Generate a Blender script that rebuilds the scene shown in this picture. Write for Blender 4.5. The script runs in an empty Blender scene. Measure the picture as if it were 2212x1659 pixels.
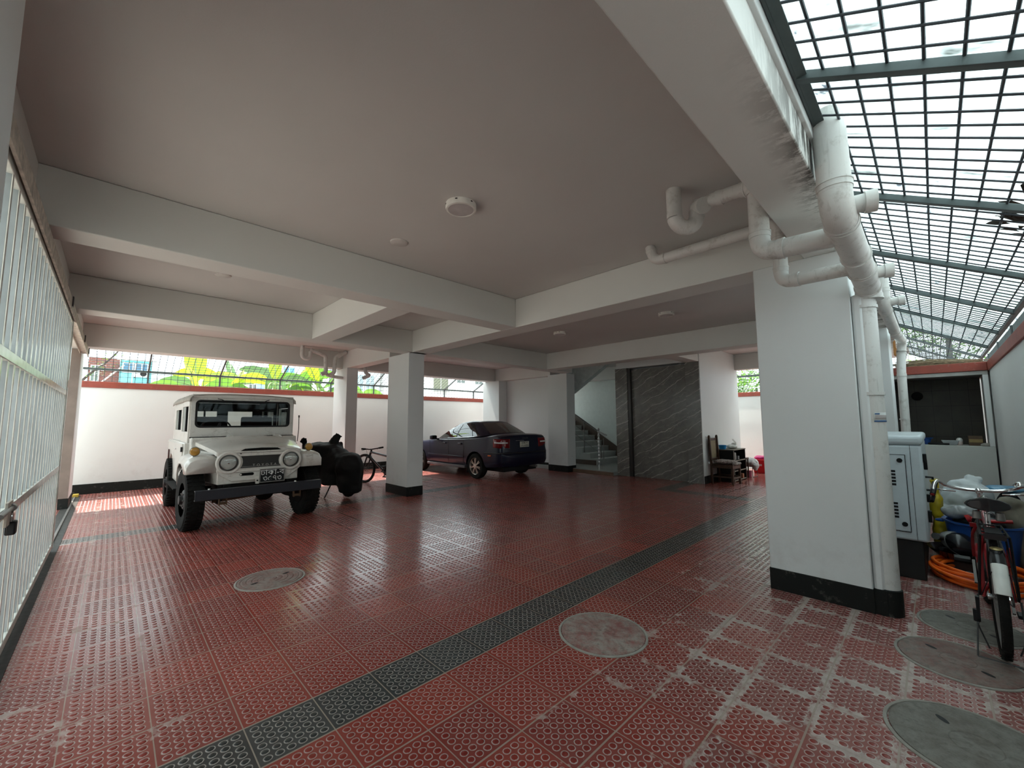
import bpy, bmesh, math, random
from mathutils import Vector, Matrix, noise
random.seed(7)
S = bpy.context.scene
COL = S.collection
PI = math.pi

# ---------------------------------------------------------------- camera, world, sun, exposure
cam_data = bpy.data.cameras.new('camera')
cam_data.sensor_fit = 'HORIZONTAL'
cam_data.sensor_width = 36.0
cam_data.lens = 36.0 * 884.2 / 2212.0
cam_data.clip_start = 0.05
cam_data.clip_end = 400
cam = bpy.data.objects.new('camera', cam_data)
COL.objects.link(cam)
yaw, pitch, roll = 0.799038, 0.091166, -0.0042196
fw = Vector((math.cos(yaw)*math.cos(pitch), math.sin(yaw)*math.cos(pitch), math.sin(pitch)))
rt = Vector((math.sin(yaw), -math.cos(yaw), 0))
up = rt.cross(fw)
c_, s_ = math.cos(roll), math.sin(roll)
rt, up = c_*rt + s_*up, -s_*rt + c_*up
M = Matrix((rt, up, -fw)).transposed().to_4x4()
M.translation = (0, 0, 1.42)
cam.matrix_world = M
S.camera = cam

SKY_STRENGTH = 4.5
SUN_STRENGTH = 14.0
S.view_settings.view_transform = 'Standard'
S.view_settings.look = 'None'
S.view_settings.exposure = 0.05
S.view_settings.gamma = 1.0
S.view_settings.use_curve_mapping = False
world = bpy.data.worlds.new('overcast_sky')
S.world = world
world.use_nodes = True
wt = world.node_tree
wt.nodes.clear()
wo = wt.nodes.new('ShaderNodeOutputWorld')
wb = wt.nodes.new('ShaderNodeBackground')
wr = wt.nodes.new('ShaderNodeValToRGB')
wg = wt.nodes.new('ShaderNodeTexCoord')
ws = wt.nodes.new('ShaderNodeSeparateXYZ')
wt.links.new(wg.outputs['Generated'], ws.inputs[0])
wt.links.new(ws.outputs['Z'], wr.inputs[0])
wr.color_ramp.elements[0].position = 0.0
wr.color_ramp.elements[0].color = (0.64, 0.74, 0.78, 1)
wr.color_ramp.elements[1].position = 0.6
wr.color_ramp.elements[1].color = (0.86, 1.0, 1.02, 1)
wt.links.new(wr.outputs[0], wb.inputs[0])
wb.inputs[1].default_value = SKY_STRENGTH
wt.links.new(wb.outputs[0], wo.inputs[0])
sun_d = bpy.data.lights.new('sun', 'SUN')
sun_d.energy = SUN_STRENGTH
sun_d.angle = 0.012
sun_d.color = (1.0, 0.93, 0.82)
sun = bpy.data.objects.new('sun', sun_d)
COL.objects.link(sun)
sun.location = (0, 30, 40)
sun.rotation_euler = Vector((0.11, -1.0, -2.3)).to_track_quat('-Z', 'Y').to_euler()

# ---------------------------------------------------------------- node helper
class NT:
    def __init__(s, name):
        s.m = bpy.data.materials.new(name); s.m.use_nodes = True
        s.t = s.m.node_tree; s.t.nodes.clear()
        s.out = s.t.nodes.new('ShaderNodeOutputMaterial')
    def n(s, typ, **kw):
        x = s.t.nodes.new(typ)
        for k, v in kw.items(): setattr(x, k, v)
        return x
    def put(s, sock, v):
        if isinstance(v, bpy.types.NodeSocket): s.t.links.new(v, sock)
        elif v is not None:
            if isinstance(v, (tuple, list)) and len(v) == 3 and sock.type == 'RGBA': v = (*v, 1)
            sock.default_value = v
    def math(s, op, a, b=None, c=None, clamp=False):
        x = s.n('ShaderNodeMath', operation=op); x.use_clamp = clamp
        s.put(x.inputs[0], a)
        if b is not None: s.put(x.inputs[1], b)
        if c is not None: s.put(x.inputs[2], c)
        return x.outputs[0]
    def mix(s, f, a, b):
        x = s.n('ShaderNodeMix', data_type='RGBA')
        s.put(x.inputs[0], f); s.put(x.inputs[6], a); s.put(x.inputs[7], b)
        return x.outputs[2]
    def ramp(s, f, p0, p1, c0=(0,0,0), c1=(1,1,1)):
        x = s.n('ShaderNodeValToRGB'); s.put(x.inputs[0], f)
        e = x.color_ramp.elements
        e[0].position, e[1].position = p0, p1
        e[0].color, e[1].color = (*c0, 1), (*c1, 1)
        return x.outputs[0]
    def step(s, v, a, b):
        x = s.n('ShaderNodeMapRange'); x.clamp = True
        s.put(x.inputs[0], v); x.inputs[1].default_value = a; x.inputs[2].default_value = b
        return x.outputs[0]
    def noise(s, vec, scale, detail=3, rough=0.55):
        x = s.n('ShaderNodeTexNoise'); s.put(x.inputs['Vector'], vec)
        x.inputs['Scale'].default_value = scale; x.inputs['Detail'].default_value = detail
        x.inputs['Roughness'].default_value = rough
        return x.outputs[0]
    def obj(s): return s.n('ShaderNodeTexCoord').outputs['Object']
    def pos(s): return s.n('ShaderNodeNewGeometry').outputs['Position']
    def xyz(s, v):
        x = s.n('ShaderNodeSeparateXYZ'); s.put(x.inputs[0], v); return x.outputs
    def comb(s, a, b, c):
        x = s.n('ShaderNodeCombineXYZ')
        for i, v in enumerate((a, b, c)): s.put(x.inputs[i], v)
        return x.outputs[0]
    def bump(s, h, dist=0.01, strength=1.0):
        x = s.n('ShaderNodeBump'); s.put(x.inputs['Height'], h)
        x.inputs['Distance'].default_value = dist; x.inputs['Strength'].default_value = strength
        return x.outputs[0]
    def pbr(s, col, rough=0.5, metal=0.0, normal=None, **kw):
        b = s.n('ShaderNodeBsdfPrincipled')
        s.put(b.inputs['Base Color'], col); s.put(b.inputs['Roughness'], rough); s.put(b.inputs['Metallic'], metal)
        if normal is not None: s.put(b.inputs['Normal'], normal)
        for k, v in kw.items(): s.put(b.inputs[k.replace('_', ' ')], v)
        s.t.links.new(b.outputs[0], s.out.inputs[0])
        return s.m

_plain = {}
def plain(name, col, rough=0.5, metal=0.0, var=0.06, vscale=9.0, bump=0.0, **kw):
    if name in _plain: return _plain[name]
    t = NT(name)
    o = t.obj()
    f = t.noise(o, vscale, 4)
    c1 = tuple(max(0, c*(1-var*2)) for c in col)
    c2 = tuple(min(1, c*(1+var*2)) for c in col)
    c = t.mix(t.step(f, 0.3, 0.7), c1, c2)
    nrm = t.bump(t.noise(o, vscale*14, 2), 0.002, bump) if bump else None
    _plain[name] = t.pbr(c, rough, metal, nrm, **kw)
    return _plain[name]

# ---------------------------------------------------------------- materials
def mat_paint(name, col, dirt=0.5, smudge_h=None):
    t = NT(name)
    p = t.pos()
    big = t.noise(p, 0.9, 4)
    fine = t.noise(p, 7.0, 6, 0.65)
    c = t.mix(t.step(big, 0.35, 0.7), col, tuple(x*0.95 for x in col))
    sm = t.step(fine, 0.66, 0.80)
    c = t.mix(t.math('MULTIPLY', sm, 0.20*dirt), c, (0.30, 0.28, 0.26))
    if smudge_h:
        z = t.xyz(p)[2]
        low = t.math('MULTIPLY', t.step(z, smudge_h, 0.15), t.step(t.noise(p, 3.5, 6, 0.7), 0.50, 0.70))
        c = t.mix(t.math('MULTIPLY', low, 0.30), c, (0.42, 0.36, 0.33))
    nrm = t.bump(t.noise(p, 110, 3), 0.0015, 0.35)
    return t.pbr(c, 0.65, 0, nrm)
M_WALL = mat_paint('white_wall_paint', (0.72, 0.735, 0.725), 0.6, 0.9)
M_CEIL = mat_paint('ceiling_paint', (0.62, 0.61, 0.585), 0.25)
M_BEAM = mat_paint('beam_paint', (0.70, 0.70, 0.665), 0.25)

def mat_stained_beam():
    t = NT('outer_beam_paint'); p = t.pos(); x, y, z = t.xyz(p)
    base = (0.70, 0.70, 0.67)
    edge = t.step(y, 0.54, 0.385)
    n = t.noise(t.comb(t.math('MULTIPLY', x, 5), t.math('MULTIPLY', y, 2.2), z), 2.3, 7, 0.75)
    st = t.math('MULTIPLY', t.math('POWER', edge, 1.3), t.step(n, 0.45, 0.54))
    st = t.math('MULTIPLY', st, t.math('MULTIPLY', t.step(x, 1.5, 2.5), t.step(t.noise(p, 2.5, 2), 0.28, 0.48)))
    c = t.mix(t.math('MULTIPLY', st, 0.95), base, (0.06, 0.05, 0.04))
    return t.pbr(c, 0.7, 0, t.bump(t.noise(p, 100, 3), 0.0015, 0.4))
M_BEAM_OUT = mat_stained_beam()

def mat_black_base():
    t = NT('black_base_paint'); p = t.pos()
    n = t.noise(p, 14, 6, 0.7)
    c = t.mix(t.step(n, 0.58, 0.70), (0.010, 0.011, 0.010), (0.075, 0.075, 0.065))
    return t.pbr(c, 0.55, 0, t.bump(n, 0.004, 0.4), Specular_IOR_Level=0.2)
M_BLACK = mat_black_base()

def mat_coping():
    t = NT('red_coping_paint'); p = t.pos()
    c = t.mix(t.step(t.noise(p, 5, 5, 0.7), 0.40, 0.70), (0.29, 0.055, 0.034), (0.21, 0.046, 0.032))
    c = t.mix(t.math('MULTIPLY', t.step(t.noise(p, 26, 4, 0.7), 0.60, 0.72), 0.4), c, (0.35, 0.22, 0.19))
    return t.pbr(c, 0.6, 0, t.bump(t.noise(p, 60, 3), 0.002, 0.4))
M_COPING = mat_coping()

TS = 0.3053; TX0 = 0.5233; TY0 = 2.3399
def mat_floor():
    t = NT('studded_floor_tiles'); p = t.pos(); x, y, z = t.xyz(p)
    u = t.math('DIVIDE', t.math('SUBTRACT', x, TX0), TS)
    v = t.math('DIVIDE', t.math('SUBTRACT', y, TY0), TS)
    iu = t.math('FLOOR', u); iv = t.math('FLOOR', v)
    fu = t.math('SUBTRACT', u, iu); fv = t.math('SUBTRACT', v, iv)
    eu = t.math('MINIMUM', fu, t.math('SUBTRACT', 1.0, fu))
    ev = t.math('MINIMUM', fv, t.math('SUBTRACT', 1.0, fv))
    e = t.math('MINIMUM', eu, ev)
    # lines along y are slightly wider, as laid
    grout = t.math('MAXIMUM', t.math('LESS_THAN', eu, 0.0085), t.math('LESS_THAN', ev, 0.014))
    rim = t.math('MULTIPLY', t.step(e, 0.075, 0.045), 1.0)
    def cell(f):
        g = t.math('MULTIPLY', t.math('DIVIDE', t.math('SUBTRACT', f, 0.045), 0.91), 6.0)
        return t.math('SUBTRACT', t.math('FRACT', g), 0.5)
    du, dv = cell(fu), cell(fv)
    d = t.math('SQRT', t.math('ADD', t.math('MULTIPLY', du, du), t.math('MULTIPLY', dv, dv)))
    inside = t.math('GREATER_THAN', e, 0.045)
    wob = t.math('MULTIPLY', t.math('SUBTRACT', t.noise(p, 55, 2), 0.5), 0.10)
    dd = t.math('ADD', d, wob)
    disc = t.math('MULTIPLY', t.step(dd, 0.335, 0.305), inside)
    ring = t.math('MULTIPLY', t.math('MULTIPLY', t.step(dd, 0.305, 0.335), t.step(dd, 0.425, 0.385)), inside)
    idv = t.comb(t.math('MULTIPLY', iu, 7.31), t.math('MULTIPLY', iv, 3.17), 0.0)
    wn = t.n('ShaderNodeTexWhiteNoise', noise_dimensions='3D'); t.put(wn.inputs['Vector'], idv)
    rnd = wn.outputs['Value']
    red = t.mix(rnd, (0.165, 0.018, 0.014), (0.25, 0.030, 0.018))
    # dark band tiles
    b1 = t.math('COMPARE', iv, -1.0, 0.1)
    b1 = t.math('MULTIPLY', b1, t.math('LESS_THAN', iu, 30))
    b2 = t.math('COMPARE', iv, 16.0, 0.1)
    b2 = t.math('MULTIPLY', b2, t.math('LESS_THAN', iu, 17.5))
    b3 = t.math('MULTIPLY', t.math('COMPARE', iu, 25.0, 0.1), t.math('MULTIPLY', t.math('GREATER_THAN', iv, -1.5), t.math('LESS_THAN', iv, 5.5)))
    b4 = t.math('MULTIPLY', t.math('COMPARE', iv, 5.0, 0.1), t.math('GREATER_THAN', iu, 24.5))
    band = t.math('MAXIMUM', t.math('MAXIMUM', b1, b2), t.math('MAXIMUM', b3, b4))
    dark = t.mix(rnd, (0.012, 0.016, 0.017), (0.030, 0.036, 0.037))
    base = t.mix(band, red, dark)
    base = t.mix(t.math('MULTIPLY', disc, 0.30), base, t.mix(band, (0.15, 0.006, 0.005), (0.006, 0.008, 0.009)))
    # dust: more near the doorway of the side lane and by the gate
    n1 = t.noise(p, 2.2, 4, 0.6); n2 = t.noise(p, 24, 5, 0.7)
    reg = t.math('MAXIMUM', t.math('MULTIPLY', t.step(y, 2.3, 0.9), t.step(x, 0.3, 2.6)), t.math('MULTIPLY', t.step(x, 0.9, 0.0), 0.55))
    lane = t.step(y, 0.75, 0.25)
    reg = t.math('MAXIMUM', reg, lane)
    reg = t.math('MAXIMUM', reg, t.math('MULTIPLY', t.step(t.math('ADD', x, y), 3.4, 1.6), 0.35))
    edge = t.step(e, 0.22, 0.05)
    amt = t.math('ADD', t.math('MULTIPLY', edge, t.math('ADD', 0.06, t.math('MULTIPLY', reg, 0.24))), t.math('MULTIPLY', t.math('SUBTRACT', n1, 0.5), 0.9))
    amt = t.math('ADD', amt, t.math('MULTIPLY', reg, 0.15))
    amt = t.math('ADD', amt, t.math('MULTIPLY', t.math('SUBTRACT', n2, 0.5), 0.75))
    amt = t.math('ADD', amt, t.math('MULTIPLY', t.math('SUBTRACT', t.noise(p, 7.5, 3, 0.6), 0.5), 0.75))
    gdust = t.math('MULTIPLY', t.step(amt, 0.34, 0.47), t.math('SUBTRACT', 1.0, disc))
    dustc = t.mix(t.step(n2, 0.3, 0.7), (0.36, 0.315, 0.285), (0.54, 0.485, 0.44))
    film = t.math('ADD', 0.03, t.math('MULTIPLY', t.math('MULTIPLY', reg, t.step(n1, 0.25, 0.75)), 0.30))
    film = t.math('MULTIPLY', film, t.math('SUBTRACT', 1.0, t.math('MULTIPLY', disc, 0.65)))
    base = t.mix(film, base, (0.34, 0.29, 0.26))
    ringamt = t.math('MULTIPLY', ring, t.math('ADD', 0.62, t.math('MULTIPLY', reg, 0.25)))
    base = t.mix(ringamt, base, dustc)
    base = t.mix(t.math('MULTIPLY', gdust, t.math('ADD', 0.35, t.math('MULTIPLY', reg, 0.45))), base, dustc)
    base = t.mix(t.math('MULTIPLY', grout, 0.8), base, (0.33, 0.27, 0.22))
    # paint specks
    sp = t.step(t.noise(p, 9.0, 5, 0.85), 0.735, 0.75)
    base = t.mix(sp, base, (0.62, 0.60, 0.56))
    h = t.math('SUBTRACT', 1.0, t.math('MULTIPLY', grout, 1.0))
    h = t.math('ADD', h, t.math('MULTIPLY', n2, 0.35))
    rough = t.math('ADD', t.math('ADD', 0.17, t.math('MULTIPLY', gdust, 0.34)), t.math('MULTIPLY', reg, 0.14))
    return t.pbr(base, rough, 0, t.bump(h, 0.0020, 0.9))
M_FLOOR = mat_floor()

def mat_marble():
    t = NT('grey_veined_marble_tiles'); p = t.pos(); x, y, z = t.xyz(p)
    a = math.radians(-30)
    q = t.comb(t.math('MULTIPLY', x, 2.0), y, z)
    nz = t.n('ShaderNodeTexNoise'); t.put(nz.inputs['Vector'], q); nz.inputs['Scale'].default_value = 2.2; nz.inputs['Detail'].default_value = 5
    warp = t.math('MULTIPLY', t.math('SUBTRACT', nz.outputs[0], 0.5), 0.42)
    # veins climb towards smaller y
    w = t.math('ADD', t.math('ADD', t.math('MULTIPLY', y, math.sin(math.radians(27))), t.math('MULTIPLY', z, math.cos(math.radians(27)))), t.math('MULTIPLY', warp, 0.55))
    f = t.math('FRACT', t.math('MULTIPLY', w, 4.6))
    v = t.math('ABSOLUTE', t.math('SUBTRACT', f, 0.5))
    seg = t.step(t.noise(q, 2.6, 3), 0.36, 0.48)
    vein = t.math('MULTIPLY', t.step(v, 0.040, 0.008), seg)
    f2 = t.math('FRACT', t.math('ADD', t.math('MULTIPLY', w, 8.3), t.math('MULTIPLY', t.noise(q, 7, 4), 1.3)))
    v2 = t.math('ABSOLUTE', t.math('SUBTRACT', f2, 0.5))
    vein2 = t.math('MULTIPLY', t.math('MULTIPLY', t.step(v2, 0.06, 0.0), t.step(t.noise(q, 4.1, 3), 0.42, 0.56)), 0.5)
    base = t.mix(t.step(t.noise(q, 3.5, 7, 0.7), 0.35, 0.7), (0.125, 0.120, 0.108), (0.21, 0.20, 0.18))
    c = t.mix(t.math('MULTIPLY', t.math('MAXIMUM', vein, vein2), 0.8), base, (0.62, 0.58, 0.53))
    return t.pbr(c, 0.22)
M_MARBLE = mat_marble()

def mat_pvc():
    t = NT('painted_pvc_pipe'); p = t.pos()
    n = t.noise(p, 9, 6, 0.72)
    c = t.mix(t.step(n, 0.54, 0.74), (0.66, 0.65, 0.62), (0.40, 0.37, 0.33))
    nn = t.noise(t.comb(t.math('MULTIPLY', t.xyz(p)[0], 40), t.math('MULTIPLY', t.xyz(p)[1], 40), t.math('MULTIPLY', t.xyz(p)[2], 3)), 1.0, 4)
    c = t.mix(t.math('MULTIPLY', t.step(nn, 0.60, 0.75), 0.35), c, (0.28, 0.26, 0.23))
    return t.pbr(c, 0.45, 0, t.bump(n, 0.004, 0.5))
M_PVC = mat_pvc()

M_GRATE = plain('green_grey_steel_paint', (0.075, 0.095, 0.095), 0.5, 0.2)
M_WIRE = plain('dark_steel_wire', (0.045, 0.052, 0.062), 0.5, 0.3)
M_GATE = plain('off_white_gate_paint', (0.62, 0.63, 0.58), 0.25, 0.0, 0.08)
M_RAIL = plain('rusty_white_channel', (0.46, 0.41, 0.35), 0.6, 0.0, 0.20, 16)
M_STEEL = plain('dull_steel', (0.22, 0.21, 0.20), 0.45, 0.6)
M_DARKSTEEL = plain('dark_steel', (0.05, 0.05, 0.05), 0.5, 0.5)
M_CHROME = plain('chrome', (0.72, 0.72, 0.72), 0.12, 1.0, 0.02)
M_RUBBER = plain('tyre_rubber', (0.011, 0.011, 0.010), 0.85, 0, 0.2, Specular_IOR_Level=0.15)
M_BLACKPL = plain('black_plastic', (0.009, 0.009, 0.010), 0.5, Specular_IOR_Level=0.25)
M_GLOSSBLK = plain('gloss_black_paint', (0.010, 0.010, 0.012), 0.2)
M_CONC = plain('grey_concrete', (0.36, 0.35, 0.33), 0.85, 0, 0.10, 4, 0.4)

def mat_glass(name, tint=(0.85, 0.92, 0.9), reflect=0.10, opac=0.0, body=(0.01, 0.012, 0.012)):
    t = NT(name)
    tr = t.n('ShaderNodeBsdfTransparent'); t.put(tr.inputs[0], tint)
    gl = t.n('ShaderNodeBsdfGlossy'); t.put(gl.inputs[0], (0.9, 0.95, 0.95)); gl.inputs['Roughness'].default_value = 0.02
    di = t.n('ShaderNodeBsdfDiffuse'); t.put(di.inputs[0], body)
    m1 = t.n('ShaderNodeMixShader'); m1.inputs[0].default_value = opac
    t.t.links.new(tr.outputs[0], m1.inputs[1]); t.t.links.new(di.outputs[0], m1.inputs[2])
    fr = t.n('ShaderNodeFresnel'); fr.inputs[0].default_value = 1.24
    f = t.math('ADD', fr.outputs[0], reflect, clamp=True)
    m2 = t.n('ShaderNodeMixShader'); t.put(m2.inputs[0], f)
    t.t.links.new(m1.outputs[0], m2.inputs[1]); t.t.links.new(gl.outputs[0], m2.inputs[2])
    t.t.links.new(m2.outputs[0], t.out.inputs[0])
    return t.m
M_WINDSCREEN = mat_glass('clear_car_glass', (0.80, 0.84, 0.83), 0.0)
M_TINTED = mat_glass('tinted_car_glass', (0.30, 0.33, 0.33), 0.06, 0.5)
M_LENS = mat_glass('lamp_lens_glass', (0.9, 0.93, 0.93), 0.08)

# ---------------------------------------------------------------- mesh helper
class MB:
    def __init__(s): s.v = []; s.f = []; s.mi = []; s.cur = 0
    def mat(s, i): s.cur = i; return s
    def add(s, vs, fs):
        b = len(s.v); s.v += [tuple(v) for v in vs]
        for f in fs: s.f.append([b+i for i in f]); s.mi.append(s.cur)
        return s
    def box(s, x0, x1, y0, y1, z0, z1):
        vs = [(x, y, z) for z in (z0, z1) for y in (y0, y1) for x in (x0, x1)]
        return s.add(vs, [(0,2,3,1), (4,5,7,6), (0,1,5,4), (2,6,7,3), (0,4,6,2), (1,3,7,5)])
    def obox(s, c, ax, ay, az):
        c, ax, ay, az = map(Vector, (c, ax, ay, az))
        vs = [c + ax*i + ay*j + az*k for k in (-1, 1) for j in (-1, 1) for i in (-1, 1)]
        return s.add(vs, [(0,2,3,1), (4,5,7,6), (0,1,5,4), (2,6,7,3), (0,4,6,2), (1,3,7,5)])
    def bar(s, a, b, w, h, upv=(0, 0, 1)):
        a, b = Vector(a), Vector(b); d = (b-a); L = d.length/2; d.normalize()
        u = Vector(upv); side = d.cross(u)
        if side.length < 1e-4: side = d.cross(Vector((1, 0, 0)))
        side.normalize(); u = side.cross(d)
        return s.obox((a+b)/2, d*L, side*w/2, u*h/2)
    def tube(s, pts, r, n=10, cap=True, closed=False):
        pts = [Vector(p) for p in pts]; m = len(pts)
        rs = r if isinstance(r, (list, tuple)) else [r]*m
        rings = []; prev = None
        for i, p in enumerate(pts):
            if closed: d = (pts[(i+1) % m] - pts[i-1])
            elif i == 0: d = pts[1]-pts[0]
            elif i == m-1: d = pts[-1]-pts[-2]
            else: d = (pts[i+1]-p).normalized() + (p-pts[i-1]).normalized()
            if d.length < 1e-9: d = Vector((0, 0, 1))
            d.normalize()
            if prev is None:
                a = Vector((0, 0, 1)) if abs(d.z) < 0.9 else Vector((1, 0, 0))
                u = d.cross(a).normalized()
            else:
                u = prev - d*prev.dot(d)
                u = u.normalized() if u.length > 1e-6 else d.cross(Vector((0, 0, 1))).normalized()
            prev = u; w = d.cross(u)
            rings.append([p + (u*math.cos(2*PI*k/n) + w*math.sin(2*PI*k/n))*rs[i] for k in range(n)])
        vs = [v for rg in rings for v in rg]; fs = []
        for i in range(m if closed else m-1):
            j = (i+1) % m
            for k in range(n): fs.append((i*n+k, i*n+(k+1) % n, j*n+(k+1) % n, j*n+k))
        if cap and not closed:
            fs.append(tuple(range(n-1, -1, -1))); fs.append(tuple((m-1)*n+k for k in range(n)))
        return s.add(vs, fs)
    def cyl(s, a, b, r, n=16, r2=None): return s.tube([a, b], [r, r if r2 is None else r2], n)
    def lathe(s, prof, c=(0, 0, 0), axis='z', n=24, cap=True):
        c = Vector(c); vs = []; fs = []; m = len(prof)
        for r, h in prof:
            for k in range(n):
                a = 2*PI*k/n; p = (r*math.cos(a), r*math.sin(a), h)
                if axis == 'x': p = (p[2], p[0], p[1])
                elif axis == 'y': p = (p[1], p[2], p[0])
                vs.append(c+Vector(p))
        for i in range(m-1):
            for k in range(n): fs.append((i*n+k, i*n+(k+1) % n, (i+1)*n+(k+1) % n, (i+1)*n+k))
        if cap:
            if prof[0][0] > 1e-5: fs.append(tuple(range(n-1, -1, -1)))
            if prof[-1][0] > 1e-5: fs.append(tuple((m-1)*n+k for k in range(n)))
        return s.add(vs, fs)
    def prism(s, poly, lo, hi, axis='z'):
        n = len(poly); vs = []
        for h in (lo, hi):
            for a, b in poly:
                vs.append({'z': (a, b, h), 'y': (a, h, b), 'x': (h, a, b)}[axis])
        fs = [tuple(range(n-1, -1, -1)), tuple(range(n, 2*n))]
        fs += [(i, (i+1) % n, n+(i+1) % n, n+i) for i in range(n)]
        return s.add(vs, fs)
    def loft(s, rings, cap=True):
        n = len(rings[0]); vs = [v for r in rings for v in r]; fs = []
        for i in range(len(rings)-1):
            for k in range(n): fs.append((i*n+k, i*n+(k+1) % n, (i+1)*n+(k+1) % n, (i+1)*n+k))
        if cap: fs += [tuple(range(n-1, -1, -1)), tuple((len(rings)-1)*n+k for k in range(n))]
        return s.add(vs, fs)
    def grid(s, fn, nu, nv, thick=None):
        vs = [fn(i/nu, j/nv) for j in range(nv+1) for i in range(nu+1)]
        fs = [(j*(nu+1)+i, j*(nu+1)+i+1, (j+1)*(nu+1)+i+1, (j+1)*(nu+1)+i) for j in range(nv) for i in range(nu)]
        return s.add(vs, fs)
    def build(s, name, mats, parent=None, smooth=True, bevel=0.0, angle=35, loc=None, rot=None, solid=0.0, segs=2):
        me = bpy.data.meshes.new(name)
        me.from_pydata(s.v, [], s.f)
        bm = bmesh.new(); bm.from_mesh(me)
        bmesh.ops.recalc_face_normals(bm, faces=bm.faces); bm.to_mesh(me); bm.free()
        if not isinstance(mats, (list, tuple)): mats = [mats]
        for m in mats: me.materials.append(m)
        for p, i in zip(me.polygons, s.mi): p.material_index = i
        if smooth:
            me.shade_smooth(); me.set_sharp_from_angle(angle=math.radians(angle))
        o = bpy.data.objects.new(name, me); COL.objects.link(o)
        if parent: o.parent = parent
        if loc: o.location = loc
        if rot: o.rotation_euler = rot
        if solid:
            md = o.modifiers.new('thickness', 'SOLIDIFY'); md.thickness = solid; md.offset = 0
        if bevel:
            md = o.modifiers.new('bevel', 'BEVEL'); md.width = bevel; md.segments = segs; md.limit_method = 'ANGLE'; md.angle_limit = math.radians(40)
            md.harden_normals = False
        return o
def tag(o, label, cat, group=None, kind=None):
    o['label'] = label; o['category'] = cat
    if group: o['group'] = group
    if kind: o['kind'] = kind
    return o
def thing(name, label, cat, loc=(0, 0, 0), rz=0.0, group=None):
    o = bpy.data.objects.new(name, None); COL.objects.link(o)
    o.location = loc; o.rotation_euler = (0, 0, rz); o.empty_display_size = 0.1
    return tag(o, label, cat, group)
def struct(o): o['kind'] = 'structure'; return o
def copy_tree(o, parent=None):
    c = o.copy(); COL.objects.link(c); c.parent = parent
    for ch in list(o.children): copy_tree(ch, c)
    return c
def arc(c, r, a0, a1, n, u, v):
    c, u, v = Vector(c), Vector(u), Vector(v)
    return [c + u*r*math.cos(a0+(a1-a0)*i/n) + v*r*math.sin(a0+(a1-a0)*i/n) for i in range(n+1)]
def smooth_path(pts, n=6):
    P = [Vector(p) for p in pts]; out = []
    for i in range(len(P)-1):
        p0 = P[max(i-1, 0)]; p1 = P[i]; p2 = P[i+1]; p3 = P[min(i+2, len(P)-1)]
        for k in range(n):
            t = k/n
            out.append(0.5*((2*p1) + (p2-p0)*t + (2*p0-5*p1+4*p2-p3)*t*t + (3*p1-p0-3*p2+p3)*t**3))
    out.append(P[-1]); return out
def text_mesh(name, body, size, mat, parent, loc, rot, depth=0.002, align='CENTER', spacing=1.0):
    cu = bpy.data.curves.new(name, 'FONT'); cu.body = body; cu.size = size; cu.extrude = depth/2
    cu.align_x = align; cu.align_y = 'CENTER'; cu.space_character = spacing
    cu.materials.append(mat)
    o = bpy.data.objects.new(name, cu); COL.objects.link(o)
    if parent: o.parent = parent
    o.location = loc; o.rotation_euler = rot
    bpy.context.view_layer.update()
    me = bpy.data.meshes.new_from_object(o.evaluated_get(bpy.context.evaluated_depsgraph_get()))
    me.name = name
    if not me.materials: me.materials.append(mat)
    n = bpy.data.objects.new('text', me); COL.objects.link(n)
    n.parent = parent; n.location = loc; n.rotation_euler = rot
    bpy.data.objects.remove(o); n.name = name
    return n
def bake(o):
    """turn an object's modifiers into plain geometry"""
    dg = bpy.context.evaluated_depsgraph_get(); dg.update()
    me = bpy.data.meshes.new_from_object(o.evaluated_get(dg))
    o.modifiers.clear(); o.data = me
    return o
def blob(name, mat, parts, parent=None, voxel=0.02, smooth=4, wrinkle=0.012, wscale=7.0, seed=0, loc=None, pin_z=None):
    """union of convex hulls of points, remeshed and wrinkled"""
    bm = bmesh.new()
    for pts in parts:
        b2 = bmesh.new()
        for p in pts: b2.verts.new(p)
        bmesh.ops.convex_hull(b2, input=b2.verts)
        loose = [v for v in b2.verts if not v.link_faces]
        bmesh.ops.delete(b2, geom=loose, context='VERTS')
        tmp = bpy.data.meshes.new('tmp'); b2.to_mesh(tmp); b2.free(); bm.from_mesh(tmp); bpy.data.meshes.remove(tmp)
    bmesh.ops.recalc_face_normals(bm, faces=bm.faces)
    me = bpy.data.meshes.new(name); bm.to_mesh(me); bm.free(); me.materials.append(mat)
    o = bpy.data.objects.new(name, me); COL.objects.link(o)
    r = o.modifiers.new('remesh', 'REMESH'); r.mode = 'VOXEL'; r.voxel_size = voxel
    sm = o.modifiers.new('smooth', 'SMOOTH'); sm.factor = 0.7; sm.iterations = smooth
    bake(o)
    off = Vector((seed*3.1, seed*1.7, seed*0.9))
    for v in o.data.vertices:
        n = v.normal.copy()
        w = noise.fractal(v.co*wscale+off, 1.0, 2.0, 4)
        rdg = 1-abs(noise.noise((v.co+off)*wscale*0.8))*2
        v.co += n*(w*wrinkle + rdg*wrinkle*0.6)
        if pin_z is not None and v.co.z < pin_z: v.co.z = pin_z
    if not o.data.materials: o.data.materials.append(mat)
    o.data.shade_smooth()
    if parent: o.parent = parent
    if loc: o.location = loc
    return o
def ellip(c, r, n=10, m=6):
    return [(c[0]+r[0]*math.cos(2*PI*i/n)*math.sin(PI*j/m), c[1]+r[1]*math.sin(2*PI*i/n)*math.sin(PI*j/m), c[2]+r[2]*math.cos(PI*j/m)) for j in range(m+1) for i in range(n)]

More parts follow.
